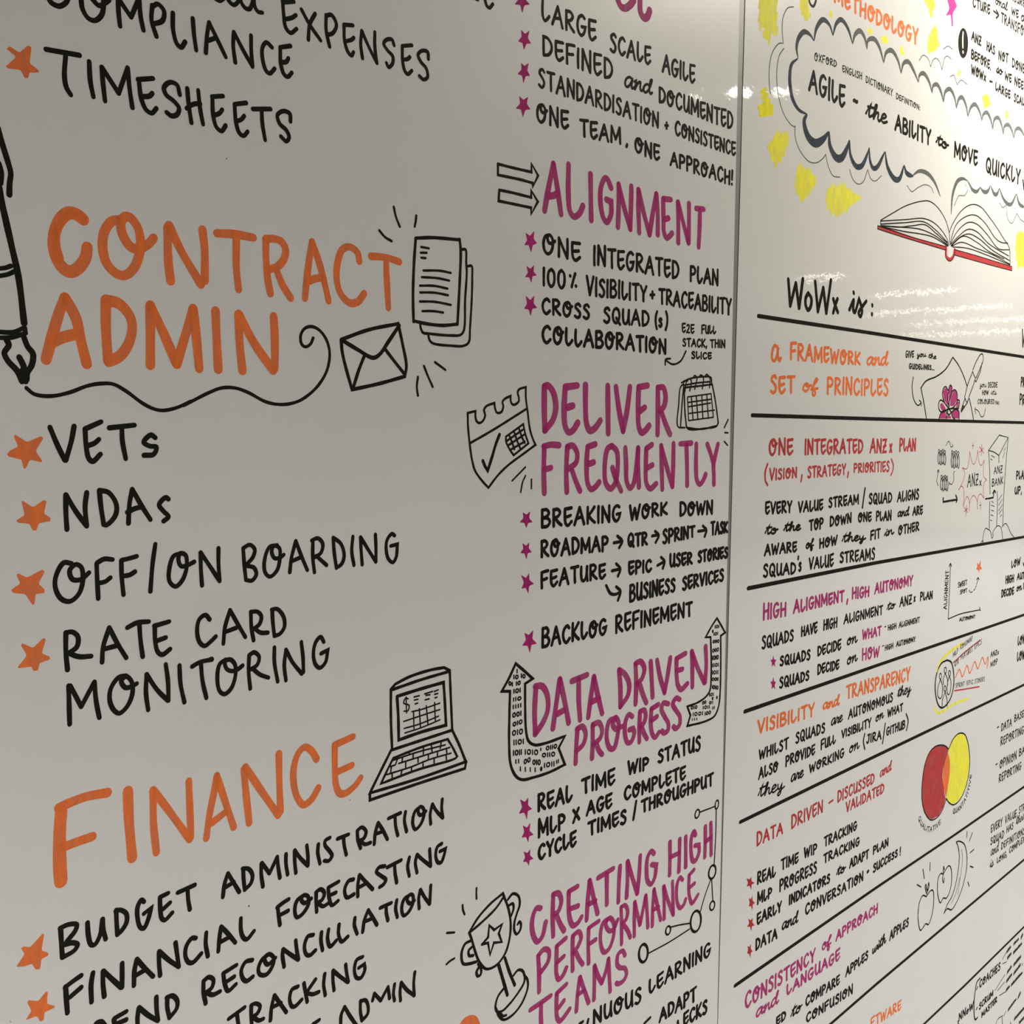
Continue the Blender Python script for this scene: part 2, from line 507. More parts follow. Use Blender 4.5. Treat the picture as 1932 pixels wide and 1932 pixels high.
# ---------------------------------------------------------------- the room
def box(name, lo, hi, mat, parent=None, kind=None, skip=()):
    bm = bmesh.new()
    v = [bm.verts.new((x, y, z)) for x in (lo[0], hi[0]) for y in (lo[1], hi[1]) for z in (lo[2], hi[2])]
    for f in ((0, 1, 3, 2), (4, 6, 7, 5), (0, 4, 5, 1), (2, 3, 7, 6), (0, 2, 6, 4), (1, 5, 7, 3)):
        bm.faces.new([v[i] for i in f])
    bmesh.ops.recalc_face_normals(bm, faces=bm.faces)
    me = bpy.data.meshes.new(name); bm.to_mesh(me); bm.free()
    me.materials.append(mat)
    o = bpy.data.objects.new(name, me); COL.objects.link(o)
    if parent: o.parent = parent
    if kind: o['kind'] = kind
    return o

wall_paint = plain('wall_paint', (0.55, 0.54, 0.52), 0.8)
ceiling_paint = plain('ceiling_paint', (0.62, 0.61, 0.58), 0.9)
carpet = plain('carpet', (0.16, 0.155, 0.15), 0.95, var=0.2, scale=60)
skirt = plain('skirting', (0.3, 0.3, 0.3), 0.5)
XL, XR, YF, ZC = -5.0, 18.0, -8.0, 2.8
box('floor', (XL, YF, -0.1), (XR, 0.14, 0.0), carpet, kind='structure')
box('ceiling', (XL, YF, ZC), (XR, 0.14, ZC + 0.1), ceiling_paint, kind='structure')
box('wall_back', (XL, 0.02, 0.0), (XR, 0.14, ZC), wall_paint, kind='structure')
box('wall_front', (XL, YF - 0.12, 0.0), (XR, YF, ZC), wall_paint, kind='structure')
box('wall_left', (XL - 0.12, YF, 0.0), (XL, 0.14, ZC), wall_paint, kind='structure')
box('wall_right', (XR, YF, 0.0), (XR + 0.12, 0.14, ZC), wall_paint, kind='structure')
box('baseboard_back', (XL, 0.005, 0.0), (XR, 0.02, 0.07), skirt, kind='structure')

# ---------------------------------------------------------------- ceiling lights: recessed strips across the room, plus two spots
def lamp_material(name, strength, col=(1.0, 0.93, 0.80)):
    m = bpy.data.materials.new(name); m.use_nodes = True
    nt = m.node_tree; nt.nodes.clear()
    e = nt.nodes.new('ShaderNodeEmission'); o = nt.nodes.new('ShaderNodeOutputMaterial')
    e.inputs[0].default_value = (*col, 1); e.inputs[1].default_value = strength
    nt.links.new(e.outputs[0], o.inputs[0])
    return m
lamp_frame = plain('lamp_frame', (0.55, 0.55, 0.54), 0.4)

def strip_light(x, y0, y1, width, strength, label):
    hl_small, near = y1 - y0 < 0.2, width > 0.2
    root = bpy.data.objects.new('ceiling_light', None); COL.objects.link(root)
    root.location = (x, (y0 + y1) / 2, ZC)
    root['label'] = label; root['category'] = 'ceiling light'; root['group'] = ('ceiling spots' if hl_small else 'ceiling strip lights') if not near else 'wall-side ceiling light'
    hl = (y1 - y0) / 2; hw = width / 2
    f = bmesh.new()
    for (a0, b0, a1, b1) in ((-hw - .02, -hl - .02, -hw, hl + .02), (hw, -hl - .02, hw + .02, hl + .02), (-hw, -hl - .02, hw, -hl), (-hw, hl, hw, hl + .02)):
        vs = [f.verts.new((p[0], p[1], z)) for z in (-0.02, -0.001) for p in ((a0, b0), (a1, b0), (a1, b1), (a0, b1))]
        for q in ((3, 2, 1, 0), (4, 5, 6, 7), (0, 1, 5, 4), (1, 2, 6, 5), (2, 3, 7, 6), (3, 0, 4, 7)):
            f.faces.new([vs[i] for i in q])
    me = bpy.data.meshes.new('frame'); f.to_mesh(me); f.free(); me.materials.append(lamp_frame)
    o = bpy.data.objects.new('frame', me); COL.objects.link(o); o.parent = root
    d = bmesh.new()
    vs = [d.verts.new(p) for p in ((-hw, -hl, -0.012), (-hw, hl, -0.012), (hw, hl, -0.012), (hw, -hl, -0.012))]
    d.faces.new(vs)
    me = bpy.data.meshes.new('diffuser'); d.to_mesh(me); d.free()
    me.materials.append(lamp_material('lamp_glow', strength))
    o = bpy.data.objects.new('diffuser', me); COL.objects.link(o); o.parent = root
    return root

for x, y0, y1, wd, st in LAMPS:
    strip_light(x, y0, y1, wd, st, 'small square recessed ceiling spot near the whiteboard wall' if y1 - y0 < 0.2 else 'wide short ceiling light close above the glossy whiteboard' if wd > 0.2 else 'narrow recessed ceiling strip light running away from the whiteboard wall')

# ---------------------------------------------------------------- the two whiteboards and the joint between them
def seam_left(z):      # wall X of the first board's edge at height z
    a, b = P(1395.7, 0), P(1353.5, 1932)
    return a.x + (b.x - a.x) * (z - a.y) / (b.y - a.y)
def seam_right(z):
    a, b = P(1406.0, 0), P(1354.1, 1932)
    return a.x + (b.x - a.x) * (z - a.y) / (b.y - a.y)
ZB0, ZB1 = 0.085, 2.62

def board(label, left, right):
    """left / right: wall X of the edges at height z; face at y = 0, 15 mm thick, small dark edge band."""
    bm = bmesh.new()
    c = 0.0005
    fr = [bm.verts.new((x, 0.0, z)) for x, z in ((left(ZB0) + c, ZB0 + c), (right(ZB0) - c, ZB0 + c), (right(ZB1) - c, ZB1 - c), (left(ZB1) + c, ZB1 - c))]
    md = [bm.verts.new((x, 0.0005, z)) for x, z in ((left(ZB0), ZB0), (right(ZB0), ZB0), (right(ZB1), ZB1), (left(ZB1), ZB1))]
    bk = [bm.verts.new((v.co.x, 0.0195, v.co.z)) for v in md]
    bm.faces.new(fr).material_index = 0
    for i in range(4):
        j = (i + 1) % 4
        bm.faces.new((fr[i], md[i], md[j], fr[j])).material_index = 1
        bm.faces.new((md[i], bk[i], bk[j], md[j])).material_index = 1
    bm.faces.new(bk[::-1]).material_index = 1
    bmesh.ops.recalc_face_normals(bm, faces=bm.faces)
    me = bpy.data.meshes.new('whiteboard'); bm.to_mesh(me); bm.free()
    me.materials.append(MAT['board']); me.materials.append(MAT['edge'])
    o = bpy.data.objects.new('whiteboard', me); COL.objects.link(o)
    o['label'] = label; o['category'] = 'whiteboard'
    return o

LEFT = board('dull white board covered in big black lists under orange and magenta hand-lettered headings', lambda z: -1.15, seam_left)
RIGHT = board('glossy white board ruled into rows by black lines, with a drawn open book', seam_right, lambda z: 3.72)

# the grey joint strip that shows in the tapering gap
bm = bmesh.new()
zs = [ZB0 + (ZB1 - ZB0) * k / 12 for k in range(13)]
rows = [[bm.verts.new((x, y, z)) for x, y in ((seam_left(z) + .0003, 0.012), (seam_left(z) + .0003, 0.0006), (seam_right(z) - .0003, 0.0006), (seam_right(z) - .0003, 0.012))] for z in zs]
for a, b in zip(rows, rows[1:]):
    for i in range(3):
        bm.faces.new((a[i], a[i + 1], b[i + 1], b[i]))
bmesh.ops.recalc_face_normals(bm, faces=bm.faces)
me = bpy.data.meshes.new('trim_1'); bm.to_mesh(me); bm.free(); me.materials.append(MAT['seam'])
o = bpy.data.objects.new('trim_1', me); COL.objects.link(o); o['kind'] = 'structure'

# ---------------------------------------------------------------- writing helpers
def lettering(parent, label, mat, crop, words=(), strokes='', mm=3.8, name='lettering_line', lean=0.0):
    k = Ink()
    for wd in words:
        k.word(crop, *wd, mm=mm, lean=lean)
    if strokes:
        k.trace(crop, strokes, mm)
    return k.done(name, mat, parent, label)
def bullets(parent, colour, mat, crop, polys):
    for what, poly in polys:
        k = Ink(); k.fill(crop, poly)
        k.done('bullet_star', mat, parent, '%s star bullet beside %s' % (colour, what))
def drawing(parent, name, label, mat, crop, strokes, mm=3.0, prof=None):
    k = Ink(); k.trace(crop, strokes, mm, prof)
    return k.done(name, mat, parent, label)

# ================================================================ first board, first column
A1, A2, A3 = Crop(0, 0, 500), Crop(460, 0, 500), Crop(920, 0, 500)
K1, K2, K3, K4, K5, K6 = Crop(0, 380, 400), Crop(360, 380, 400), Crop(540, 380, 400), Crop(0, 770, 400), Crop(380, 970, 400), Crop(0, 1150, 400)
F1, F2 = Crop(60, 1360, 400), Crop(380, 1360, 400)
B1, B2, B3 = Crop(0, 1600, 332), Crop(300, 1532, 400), Crop(560, 1482, 400)

def multi(parent, name, label, mat, mm, *pairs):
    k = Ink()
    for crop, s in pairs:
        k.trace(crop, s, mm)
    return k.done(name, mat, parent, label)
BK = 'black hand-lettered line, '

multi(LEFT, 'lettering_line', BK + 'and EXPENSES', 'K', 3.7,
  (A1, "1570,-10 1600,5 1630,-10|1670,-30 1665,0 1700,35 1730,20 1750,-30|1750,-30 1760,20 1790,60 1820,65 1845,0 1850,-40|1850,-30 1855,40 1880,85 1912,92"),
  (A2, "288,18 365,12|282,-10 290,100 305,200 340,240 385,210|300,140 350,130 380,110|420,70 480,180 560,295|520,100 480,180 470,290|600,110 600,220 625,340|600,115 640,110 675,180 650,240 610,255|730,180 795,185|730,185 735,300 760,380 785,405 800,380|745,300 785,290 802,275|865,425 852,320 860,225|860,225 910,340 970,460|955,235 955,340 970,460|1095,330 1080,290 1040,290 1020,320 1050,370 1085,410 1085,460 1055,490 1040,460|1155,335 1225,330|1155,340 1158,450 1175,520 1195,540 1225,515|1165,435 1195,430 1210,415|1345,430 1340,380 1300,370 1270,400 1290,450 1330,500 1340,560 1310,580 1280,555|1690,-8 1705,-2|1755,-15 1770,40 1790,58 1815,30"))
multi(LEFT, 'lettering_line', BK + 'COMPLIANCE', 'K', 3.9,
  (A1, "350,-20 375,20 430,45 480,20 500,-20|590,-30 600,60 640,130 690,150 740,110 755,40 750,-20|670,-10 720,40 770,20 795,0|875,190 865,100 860,-15|860,-15 955,125|955,125 1015,-15|1015,-15 1025,120 1045,220|1110,40 1105,150 1140,265|1110,50 1150,30 1195,80 1185,150 1120,175|1260,95 1262,220 1290,320 1320,345 1350,305|1405,135 1415,260 1430,365|1500,385 1510,250 1525,165|1525,165 1585,290 1645,415|1520,295 1575,275|1715,455 1700,330 1705,235|1705,235 1780,380 1840,485|1830,260 1832,380 1840,485"),
  (A2, "205,345 165,310 135,350 140,450 165,520 190,535 225,500|265,345 340,335|265,350 270,470 295,545 320,560 350,530|280,455 310,450 325,425"))
multi(LEFT, 'lettering_line', BK + 'TIMESHEETS', 'K', 3.9,
  (A1, "335,360 580,403|478,405 470,560 485,640 515,690|650,450 658,590 680,705|765,735 750,600 742,490|742,490 865,680|865,680 930,495|930,495 945,650 965,785|1005,580 1115,572|1012,585 1030,720 1065,800 1105,825 1140,790|1040,705 1090,700 1110,680|1310,690 1290,620 1240,600 1195,640 1210,690 1270,740 1305,790 1290,835 1250,845 1215,820|1365,645 1375,760 1395,895|1445,660 1460,800 1480,905|1360,790 1410,760 1460,755|1545,705 1625,700|1548,710 1555,850 1580,930 1615,955 1645,915|1565,840 1600,825 1620,800|1710,760 1795,750|1710,765 1720,890 1745,970 1775,990 1805,960|1725,885 1760,870 1780,845"),
  (A2, "65,795 195,795|130,800 135,900 155,1020|340,885 335,830 290,810 245,840 260,900 310,950 330,1000 310,1030 270,995"))
bullets(LEFT, 'orange', 'O', A1, [('TIMESHEETS', "40,485 118,415 45,355 72,338 142,384 205,330 230,345 215,460 285,515 280,530 215,530 205,570 180,570 150,510 60,500")])

# fountain pen and its swirl of ink
pen = drawing(LEFT, 'pen_drawing', 'black fountain pen drawn pointing down beside the orange headings', 'K', K1, "-8,-130 15,0 100,380 170,700 220,1110", 4.8)
k = Ink(); k.trace(A1, "-15,930 20,1060 60,1190 78,1260 70,1340 68,1420", 4.2); k.trace(A1, "-10,1190 8,1260 5,1335", 4.0); k.done('pen_clip', 'K', pen)
k = Ink(); k.trace(K1, "-10,612 50,605 100,588|-10,680 70,665 130,638|-10,1190 120,1192 220,1150|-10,1242 100,1240 235,1200|225,1150 232,1200", 3.4); k.done('pen_ring', 'K', pen)
k = Ink(); k.trace(K1, "60,1260 80,1310 40,1380 70,1450 160,1550 200,1640|215,1230 250,1320 300,1390 290,1490 250,1560 235,1640|175,1420 210,1490 230,1560", 4.4)
k.fill(K1, "165,1545 200,1500 230,1540 275,1545 270,1640 230,1655 190,1640"); k.done('pen_nib', 'K', pen)
multi(LEFT, 'swirl_line', 'long curling black line running from the pen nib to the envelope', 'K', 3.0,
  (K1, "240,1700 310,1755 450,1775 620,1745 800,1680 920,1660 1030,1665 1150,1730 1300,1840 1400,1890 1480,1905 1600,1883 1740,1822"),
  (K2, "-70,1860 0,1826 150,1750 280,1700 400,1700 520,1740 680,1825 800,1850 920,1840 1020,1800 1150,1690 1240,1540 1265,1380 1230,1250 1160,1165 1090,1140 1030,1165 1000,1230 1010,1300 1045,1325 1090,1300 1115,1245"))

# orange heading
h = Ink()
h.trace(K1, "760,165 700,120 630,105 560,150 500,270 485,400 520,530 590,620 650,640 720,600 780,510 795,420", 9.0)
h.trace(K1, "760,165 700,130 640,125 575,170 520,280 515,400 545,520", 6)
h.trace(K1, "1090,170 1020,180 950,280 935,420 970,560 1050,650 1130,675 1210,620 1265,500 1280,360 1255,240 1190,150 1140,140 1100,200 1130,330 1200,420 1270,430 1350,390 1400,335|1555,725 1535,560 1525,240|1540,220 1650,450 1830,755|1845,260 1865,450 1865,720", 7.6)
h.trace(K2, "235,290 400,300 570,330|415,330 415,600 435,800|685,340 685,500 700,700 725,840|680,345 750,340 830,370 865,450 840,540 780,600 700,620|790,650 840,770 910,880|1040,880 1060,680 1090,450 1105,370|1105,370 1170,560 1220,750 1255,905|1060,730 1150,700 1210,700|1535,545 1520,470 1450,415 1380,440 1335,570 1330,720 1370,850 1450,925 1520,915 1580,840|1640,500 1770,510 1900,550|1780,560 1785,700 1800,970", 7.0)
h.done('heading_lettering', 'O', LEFT, 'big orange heading word CONTRACT')
h = Ink()
h.trace(K1, "420,1440 470,1250 540,1010 590,880|590,880 690,1060 740,1280 790,1480|480,1280 570,1240 690,1210|965,900 965,1150 985,1450|965,900 1080,930 1180,1040 1205,1150 1170,1300 1090,1410 990,1460|1370,1490 1370,1250 1370,950|1370,950 1480,1180 1610,1480|1610,1480 1680,1250 1760,980|1760,980 1790,1250 1815,1520", 8.4)
h.trace(K2, "225,1000 235,1250 250,1530|470,1540 445,1300 435,1030|440,1030 570,1280 750,1540|755,1050 765,1250 765,1520", 8.2)
h.done('heading_lettering', 'O', LEFT, 'big orange heading word ADMIN')

# sheets of paper, envelope
d = drawing(LEFT, 'document_drawing', 'black drawing of three stacked paper sheets beside CONTRACT', 'K', K3, "1180,335 1330,330 1575,350|1180,335 1165,550 1155,850 1160,1095|1580,345 1590,450 1580,750 1560,1120|1165,1090 1280,1115 1420,1130 1550,1120", 3.5)
k = Ink(); k.trace(K3, "1230,415 1300,428|1225,468 1280,468|1230,513 1270,517|1250,630 1400,632 1500,652|1235,690 1380,700 1485,722|1218,768 1350,770 1470,795|1220,830 1350,832 1475,855|1218,912 1350,915 1500,943|1240,1000 1340,1000 1430,1013", 2.5); k.done('text_dashes', 'K', d)
k = Ink(); k.trace(K3, "1595,440 1635,440 1640,560 1645,640 1630,900 1620,1170 1590,1215 1500,1222 1300,1205 1245,1195 1225,1150 1222,1120", 2.9); k.done('second_sheet', 'K', d)
k = Ink(); k.trace(K3, "1655,590 1690,590 1695,700 1690,900 1675,1150 1665,1280 1620,1315 1500,1315 1330,1290 1305,1260 1295,1220", 2.8); k.done('third_sheet', 'K', d)
drawing(LEFT, 'motion_marks', 'three short black dashes above the drawn paper sheets', 'K', K3, "980,50 1000,140 1035,230|1185,130 1180,180 1170,230|848,265 900,325 960,362", 2.7)
drawing(LEFT, 'motion_marks', 'three short black dashes below the drawn paper sheets', 'K', K3, "1255,1500 1290,1590 1335,1690|1355,1465 1450,1535|1200,1600 1190,1690 1200,1770", 2.7)
d = drawing(LEFT, 'envelope_drawing', 'black drawing of a closed tilted envelope', 'K', K3, "500,1260 750,1170 1020,1115! 1060,1300 1095,1500 1080,1595! 850,1660 600,1715! 550,1540 510,1370 500,1260|715,1400 660,1540 610,1700|900,1345 980,1450 1075,1570", 3.6)
k = Ink(); k.trace(K3, "510,1265 650,1350 790,1425 850,1395 930,1280 1030,1130", 4.0); k.done('envelope_flap', 'K', d)

# first list
multi(LEFT, 'lettering_line', BK + 'VETs', 'K', 4.1, (K4, "455,175 520,330 590,475|675,165 650,300 600,475|775,190 920,125|775,190 785,350 810,460 845,485 915,420|790,345 860,320 900,285|995,180 1225,155|1110,190 1115,300 1145,460|1415,270 1375,245 1310,310 1360,345 1425,355 1400,420 1310,430"))
multi(LEFT, 'lettering_line', BK + 'NDAs', 'K', 4.1, (K4, "610,1105 600,950 600,790|600,790 690,940 790,1075|790,770 775,900 790,1075|905,750 920,900 945,1060|905,750 990,770 1060,880 1050,980 970,1065 945,1060|1170,1050 1180,870 1205,740|1205,740 1290,890 1370,1015|1160,950 1230,915 1300,900|1535,830 1510,815 1450,880 1490,940 1535,990 1490,1030"))
multi(LEFT, 'lettering_line', BK + 'OFF/ON BOARDING', 'K', 3.9,
  (K4, "650,1415 580,1410 510,1530 505,1640 560,1740 640,1760 720,1690 755,1560 740,1450 690,1425 635,1480 660,1560 740,1560 810,1500|880,1420 885,1550 895,1735|885,1410 950,1375 1025,1380|900,1595 960,1580 1005,1545|1105,1390 1110,1550 1125,1700|1110,1385 1175,1370 1245,1350|1125,1530 1180,1520 1230,1490|1415,1240 1390,1420 1370,1670|1640,1325 1580,1350 1540,1480 1545,1580 1600,1625 1660,1570 1700,1450 1690,1340 1640,1325 1625,1380 1650,1440 1710,1430 1770,1400"),
  (K5, "5,650 -5,500 -8,350|-8,350 80,480 165,610|155,310 155,450 165,610|380,310 390,450 405,600|380,310 440,280 485,320 470,390 410,460|410,470 480,490 500,550 460,605 405,600|690,285 620,300 575,420 580,530 625,570 690,510 715,400 710,310 660,290 640,340 665,400 720,395 750,370|805,530 820,400 860,245|860,245 910,380 965,510|820,430 900,395|1015,240 1015,400 1030,530|1005,240 1060,220 1105,270 1090,350 1030,395|1045,380 1140,465|1200,215 1210,350 1230,490|1200,215 1270,270 1300,370 1280,450 1230,490|1380,205 1370,340 1390,465|1465,460 1455,330 1450,210|1450,210 1530,340 1590,435|1585,185 1590,300 1590,435|1760,195 1735,180 1690,240 1685,340 1705,410 1745,440 1775,390 1785,275! 1725,290"))
multi(LEFT, 'lettering_line', BK + 'RATE CARD', 'K', 4.0,
  (K6, "600,210 600,380 615,550|600,210 660,205 710,250 700,340 620,400|630,400 720,430 830,425|930,480 940,340 995,165|995,165 1070,310 1150,440|950,360 1060,330|1160,165 1250,120 1355,110|1270,140 1280,280 1300,430|1405,150 1540,110|1410,145 1415,300 1440,390 1480,410 1550,360|1430,285 1510,255"),
  (K5, "75,960 35,920 -20,960 -40,1070 -15,1170 30,1200 85,1160 130,1115|200,1180 215,1030 260,875|260,875 330,1000 400,1120|215,1075 320,1035|450,890 455,1030 475,1150|450,890 510,890 545,930 530,1000 470,1050|480,1040 540,1080 605,1080|645,870 650,980 665,1110|640,870 690,865 750,940 755,1030 715,1090 665,1110"))
multi(LEFT, 'lettering_line', BK + 'MONITORING', 'K', 4.0,
  (K6, "635,1045 630,870 625,695|640,695 740,885|740,885 860,660|860,660 875,830 905,985|1150,605 1080,620 1010,720 1000,830 1040,920 1090,945 1160,880 1205,770 1200,660 1150,610 1105,650 1140,710 1190,705 1245,675|1350,915 1330,760 1335,590|1335,590 1430,730 1530,830|1510,500 1530,650 1535,830|1635,510 1645,680 1680,845|1750,520 1820,480 1932,455|1830,490 1845,650 1880,805"),
  (K5, "80,1322 95,1320|220,1325 165,1370 145,1500 165,1610 210,1640 270,1590 310,1470 305,1370 260,1325 215,1345 230,1410 280,1430 330,1415 375,1380|435,1290 430,1430 445,1590|435,1285 480,1260 525,1300 510,1370 440,1420|470,1410 530,1460 610,1490|665,1215 665,1350 695,1525|770,1515 755,1380 770,1235|770,1235 830,1350 915,1455|910,1165 925,1300 930,1440|1115,1165 1085,1120 1040,1170 1020,1280 1040,1370 1080,1400 1130,1350 1150,1240! 1090,1270"))
bullets(LEFT, 'orange', 'O', K4, [
  ('VETs', "65,420 85,390 165,350 125,255 140,240 245,310 375,255 395,275 325,390 385,480 375,495 275,470 235,550 215,550 195,470 75,440"),
  ('NDAs', "145,1025 225,975 195,850 210,845 300,905 400,835 425,850 400,960 460,1000 460,1030 355,1050 330,1115 295,1115 270,1055 165,1045"),
  ('OFF/ON BOARDING', "100,1655 185,1600 150,1520 165,1505 245,1545 385,1470 408,1490 350,1600 405,1650 405,1685 325,1695 315,1785 295,1795 230,1695 120,1685")])
bullets(LEFT, 'orange', 'O', K6, [('RATE CARD', "160,525 245,420 190,325 205,308 300,350 395,258 418,270 380,400 455,430 455,455 360,490 345,555 305,560 285,520 175,535")])

# FINANCE
h = Ink()
h.trace(F1, "268,830 255,1000 255,1300 265,1465", 10.2)
h.trace(F1, "245,795 350,745 500,690 690,655|290,1150 420,1100 550,1055", 7.6)
h.trace(F1, "875,640 885,900 915,1250", 8.6)
h.trace(F1, "1135,1200 1110,950 1105,630|1105,630 1220,780 1440,1080|1430,550 1440,800 1450,1060|1590,1070 1620,850 1660,650 1685,500|1685,500 1750,700 1840,970|1640,930 1760,835", 6.6)
h.trace(F2, "435,930 410,700 385,440|400,420 520,600 700,860|705,300 710,550 720,830|1050,350 1000,270 940,240 880,300 840,440 845,600 880,710 930,765 1000,720 1065,610|1215,220 1380,145|1215,220 1215,400 1225,580 1260,660 1310,660 1400,590 1450,520|1250,460 1370,405", 7.0)
h.done('heading_lettering', 'O', LEFT, 'big orange heading word FINANCE')
multi(LEFT, 'lettering_line', BK + 'BUDGET ADMINISTRATION', 'K', 4.1,
  (B1, "665,880 675,1050 685,1200|660,880 750,840 840,840 830,900 730,1030|710,1060 800,1040 850,1060 820,1120 690,1200|960,820 970,960 1000,1060 1040,1060 1100,950 1125,780|1125,780 1135,900 1160,1000|1275,680 1280,820 1290,950|1270,690 1320,680 1385,720 1390,810 1340,900 1290,950|1580,590 1550,570 1510,650 1510,770 1540,870 1580,880 1620,800 1660,655! 1580,720|1755,540 1845,495|1755,545 1760,680 1775,770 1810,790 1890,710|1790,670 1865,600"),
  (F1, "1330,1565 1485,1495|1420,1540 1425,1630 1440,1720"),
  (F2, "195,1605 210,1490 240,1390|240,1390 290,1470 345,1560|205,1525 295,1470|380,1350 385,1450 395,1540|375,1345 430,1350 465,1410 450,1480 395,1540|560,1510 545,1400 545,1300|550,1295 620,1390|620,1390 690,1240|690,1240 700,1340 715,1430|770,1215 770,1300 785,1400|860,1385 850,1280 850,1180|850,1180 900,1250 970,1320|960,1135 970,1230 970,1320|1065,1125 1060,1200 1080,1300|1170,1065 1130,1090 1125,1130 1170,1190 1190,1230 1160,1275 1120,1275|1240,1075 1340,1035|1295,1060 1300,1130 1320,1220|1420,1000 1425,1080 1450,1160|1420,1000 1460,970 1500,1010 1480,1070 1435,1095|1450,1095 1490,1125 1540,1110"),
  (B3, "705,535 715,430 740,340|740,340 785,410 825,490|720,440 780,420|835,300 945,250|895,285 900,370 920,455|990,240 980,320 1000,420|1120,195 1075,240 1055,340 1080,400 1130,350 1160,260 1150,205 1120,195 1105,240 1125,270 1175,235|1220,350 1215,260 1235,170|1235,170 1270,230 1330,295|1325,125 1320,210 1330,295"))
multi(LEFT, 'lettering_line', BK + 'FINANCIAL FORECASTING', 'K', 4.2,
  (B1, "720,1520 730,1680 740,1810|715,1530 790,1470 890,1400|765,1640 890,1530|1020,1370 1000,1500 1005,1690|1145,1630 1130,1490 1130,1350|1135,1350 1230,1440 1330,1530|1340,1265 1340,1400 1340,1530|1470,1510 1475,1350 1500,1220|1500,1220 1580,1310 1680,1410|1485,1400 1590,1340"),
  (B2, "10,1490 0,1380 0,1270|0,1270 90,1350 180,1410|150,1190 165,1300 180,1410|335,1150 300,1150 250,1220 240,1310 270,1370 310,1370 385,1290|430,1100 425,1200 445,1315|540,1270 550,1150 565,1045|565,1045 620,1100 695,1190|550,1190 640,1140|745,970 745,1070 765,1140 800,1160 865,1085"),
  (F2, "695,1700 705,1790 715,1860|690,1700 740,1660 795,1625|715,1770 790,1730|930,1590 870,1640 850,1730 870,1790 920,1760 975,1670 970,1600 930,1590 910,1630 940,1660 1000,1620|1045,1560 1045,1650 1050,1740|1045,1560 1085,1535 1120,1570 1100,1630 1050,1660|1070,1670 1110,1690 1160,1660|1155,1520 1250,1465|1155,1525 1165,1620 1190,1680 1245,1640|1170,1590 1225,1565|1385,1445 1340,1460 1305,1540 1325,1610 1390,1580|1425,1600 1425,1500 1440,1405|1440,1405 1490,1460 1560,1535|1430,1520 1495,1485"),
  (B3, "800,735 750,745 725,785 770,825 810,860 790,900 755,925|825,745 950,680|890,715 895,800 910,885|1025,655 1010,740 1025,825|1095,795 1080,700 1095,630|1095,630 1150,680 1220,735|1210,580 1215,660 1220,735|1320,530 1280,560 1265,640 1285,700 1315,700 1340,640 1355,575! 1305,600"))
multi(LEFT, 'lettering_line', BK + 'SPEND RECONCILLIATION', 'K', 4.2,
  (B1, "1040,1960 1060,1920 1110,1905 1150,1950|1255,1870 1385,1795|1250,1880 1262,1960|1290,1925 1385,1885|1510,1940 1510,1850 1525,1750|1525,1750 1620,1830 1730,1895|1715,1635 1720,1780 1735,1895"),
  (B2, "75,1690 75,1780 95,1875|70,1690 120,1675 165,1720 160,1790 95,1875|405,1540 405,1640 425,1745|405,1540 450,1505 495,1530 480,1600 420,1650|440,1650 490,1665 555,1635|585,1470 705,1395|585,1475 600,1570 630,1630 700,1570|610,1550 685,1500|850,1350 790,1365 750,1440 765,1520 800,1540 855,1500|1000,1295 935,1350 905,1430 920,1480 980,1480 1035,1400 1045,1330 1000,1295 960,1330 990,1390 1060,1330|1140,1410 1125,1310 1130,1250|1130,1250 1200,1300 1270,1345|1245,1170 1255,1260 1270,1345|1405,1120 1355,1135 1325,1220 1340,1295 1375,1305 1425,1260|1480,1095 1475,1170 1490,1260|1545,1070 1535,1150 1560,1225 1615,1170|1640,1025 1635,1110 1665,1180 1720,1135|1785,965 1780,1030 1805,1110"),
  (B3, "600,1335 615,1230 650,1135|650,1135 690,1200 730,1270|620,1240 690,1210|760,1115 860,1070|815,1090 815,1160 830,1230|910,1045 900,1120 915,1200|1030,995 975,1040 955,1130 975,1185 1020,1150 1060,1060 1055,1000 1030,995 1005,1040 1030,1075 1070,1050|1115,1120 1110,1030 1125,950|1125,950 1165,1020 1210,1080|1220,910 1215,1000 1210,1080"))
multi(LEFT, 'lettering_line', BK + 'TRACKING', 'K', 4.1,
  (B2, "635,1885 780,1780|710,1830 715,1880 725,1945|840,1760 840,1850 845,1950|840,1760 880,1745 920,1770 900,1830 850,1870|870,1880 910,1900 950,1885|1015,1900 1025,1780 1050,1670|1050,1670 1100,1740 1160,1825|1030,1780 1110,1740|1265,1590 1210,1620 1190,1700 1210,1770 1240,1770 1300,1710|1320,1560 1335,1650 1350,1730|1425,1525 1340,1650|1345,1650 1400,1660 1455,1640|1510,1475 1500,1570 1515,1670|1595,1625 1585,1540 1585,1445|1585,1445 1650,1500 1720,1550|1700,1390 1710,1470 1725,1550|1855,1320 1800,1350 1780,1440 1800,1510 1840,1510 1875,1440 1870,1385! 1820,1420"))
multi(LEFT, 'lettering_line', BK + 'ADMIN', 'K', 4.0,
  (B2, "1400,1935 1460,1895|1655,1945 1660,1850 1690,1775|1690,1775 1740,1860 1800,1945|1835,1720 1835,1820 1850,1900|1835,1725 1880,1715 1905,1770 1900,1840 1850,1900"),
  (B3, "690,1960 705,1895|705,1895 765,1960|765,1960 830,1835|830,1835 845,1940|890,1810 880,1900 890,1960|945,1960 940,1880 950,1795|950,1795 1000,1860 1070,1915|1075,1700 1065,1800 1070,1915"))
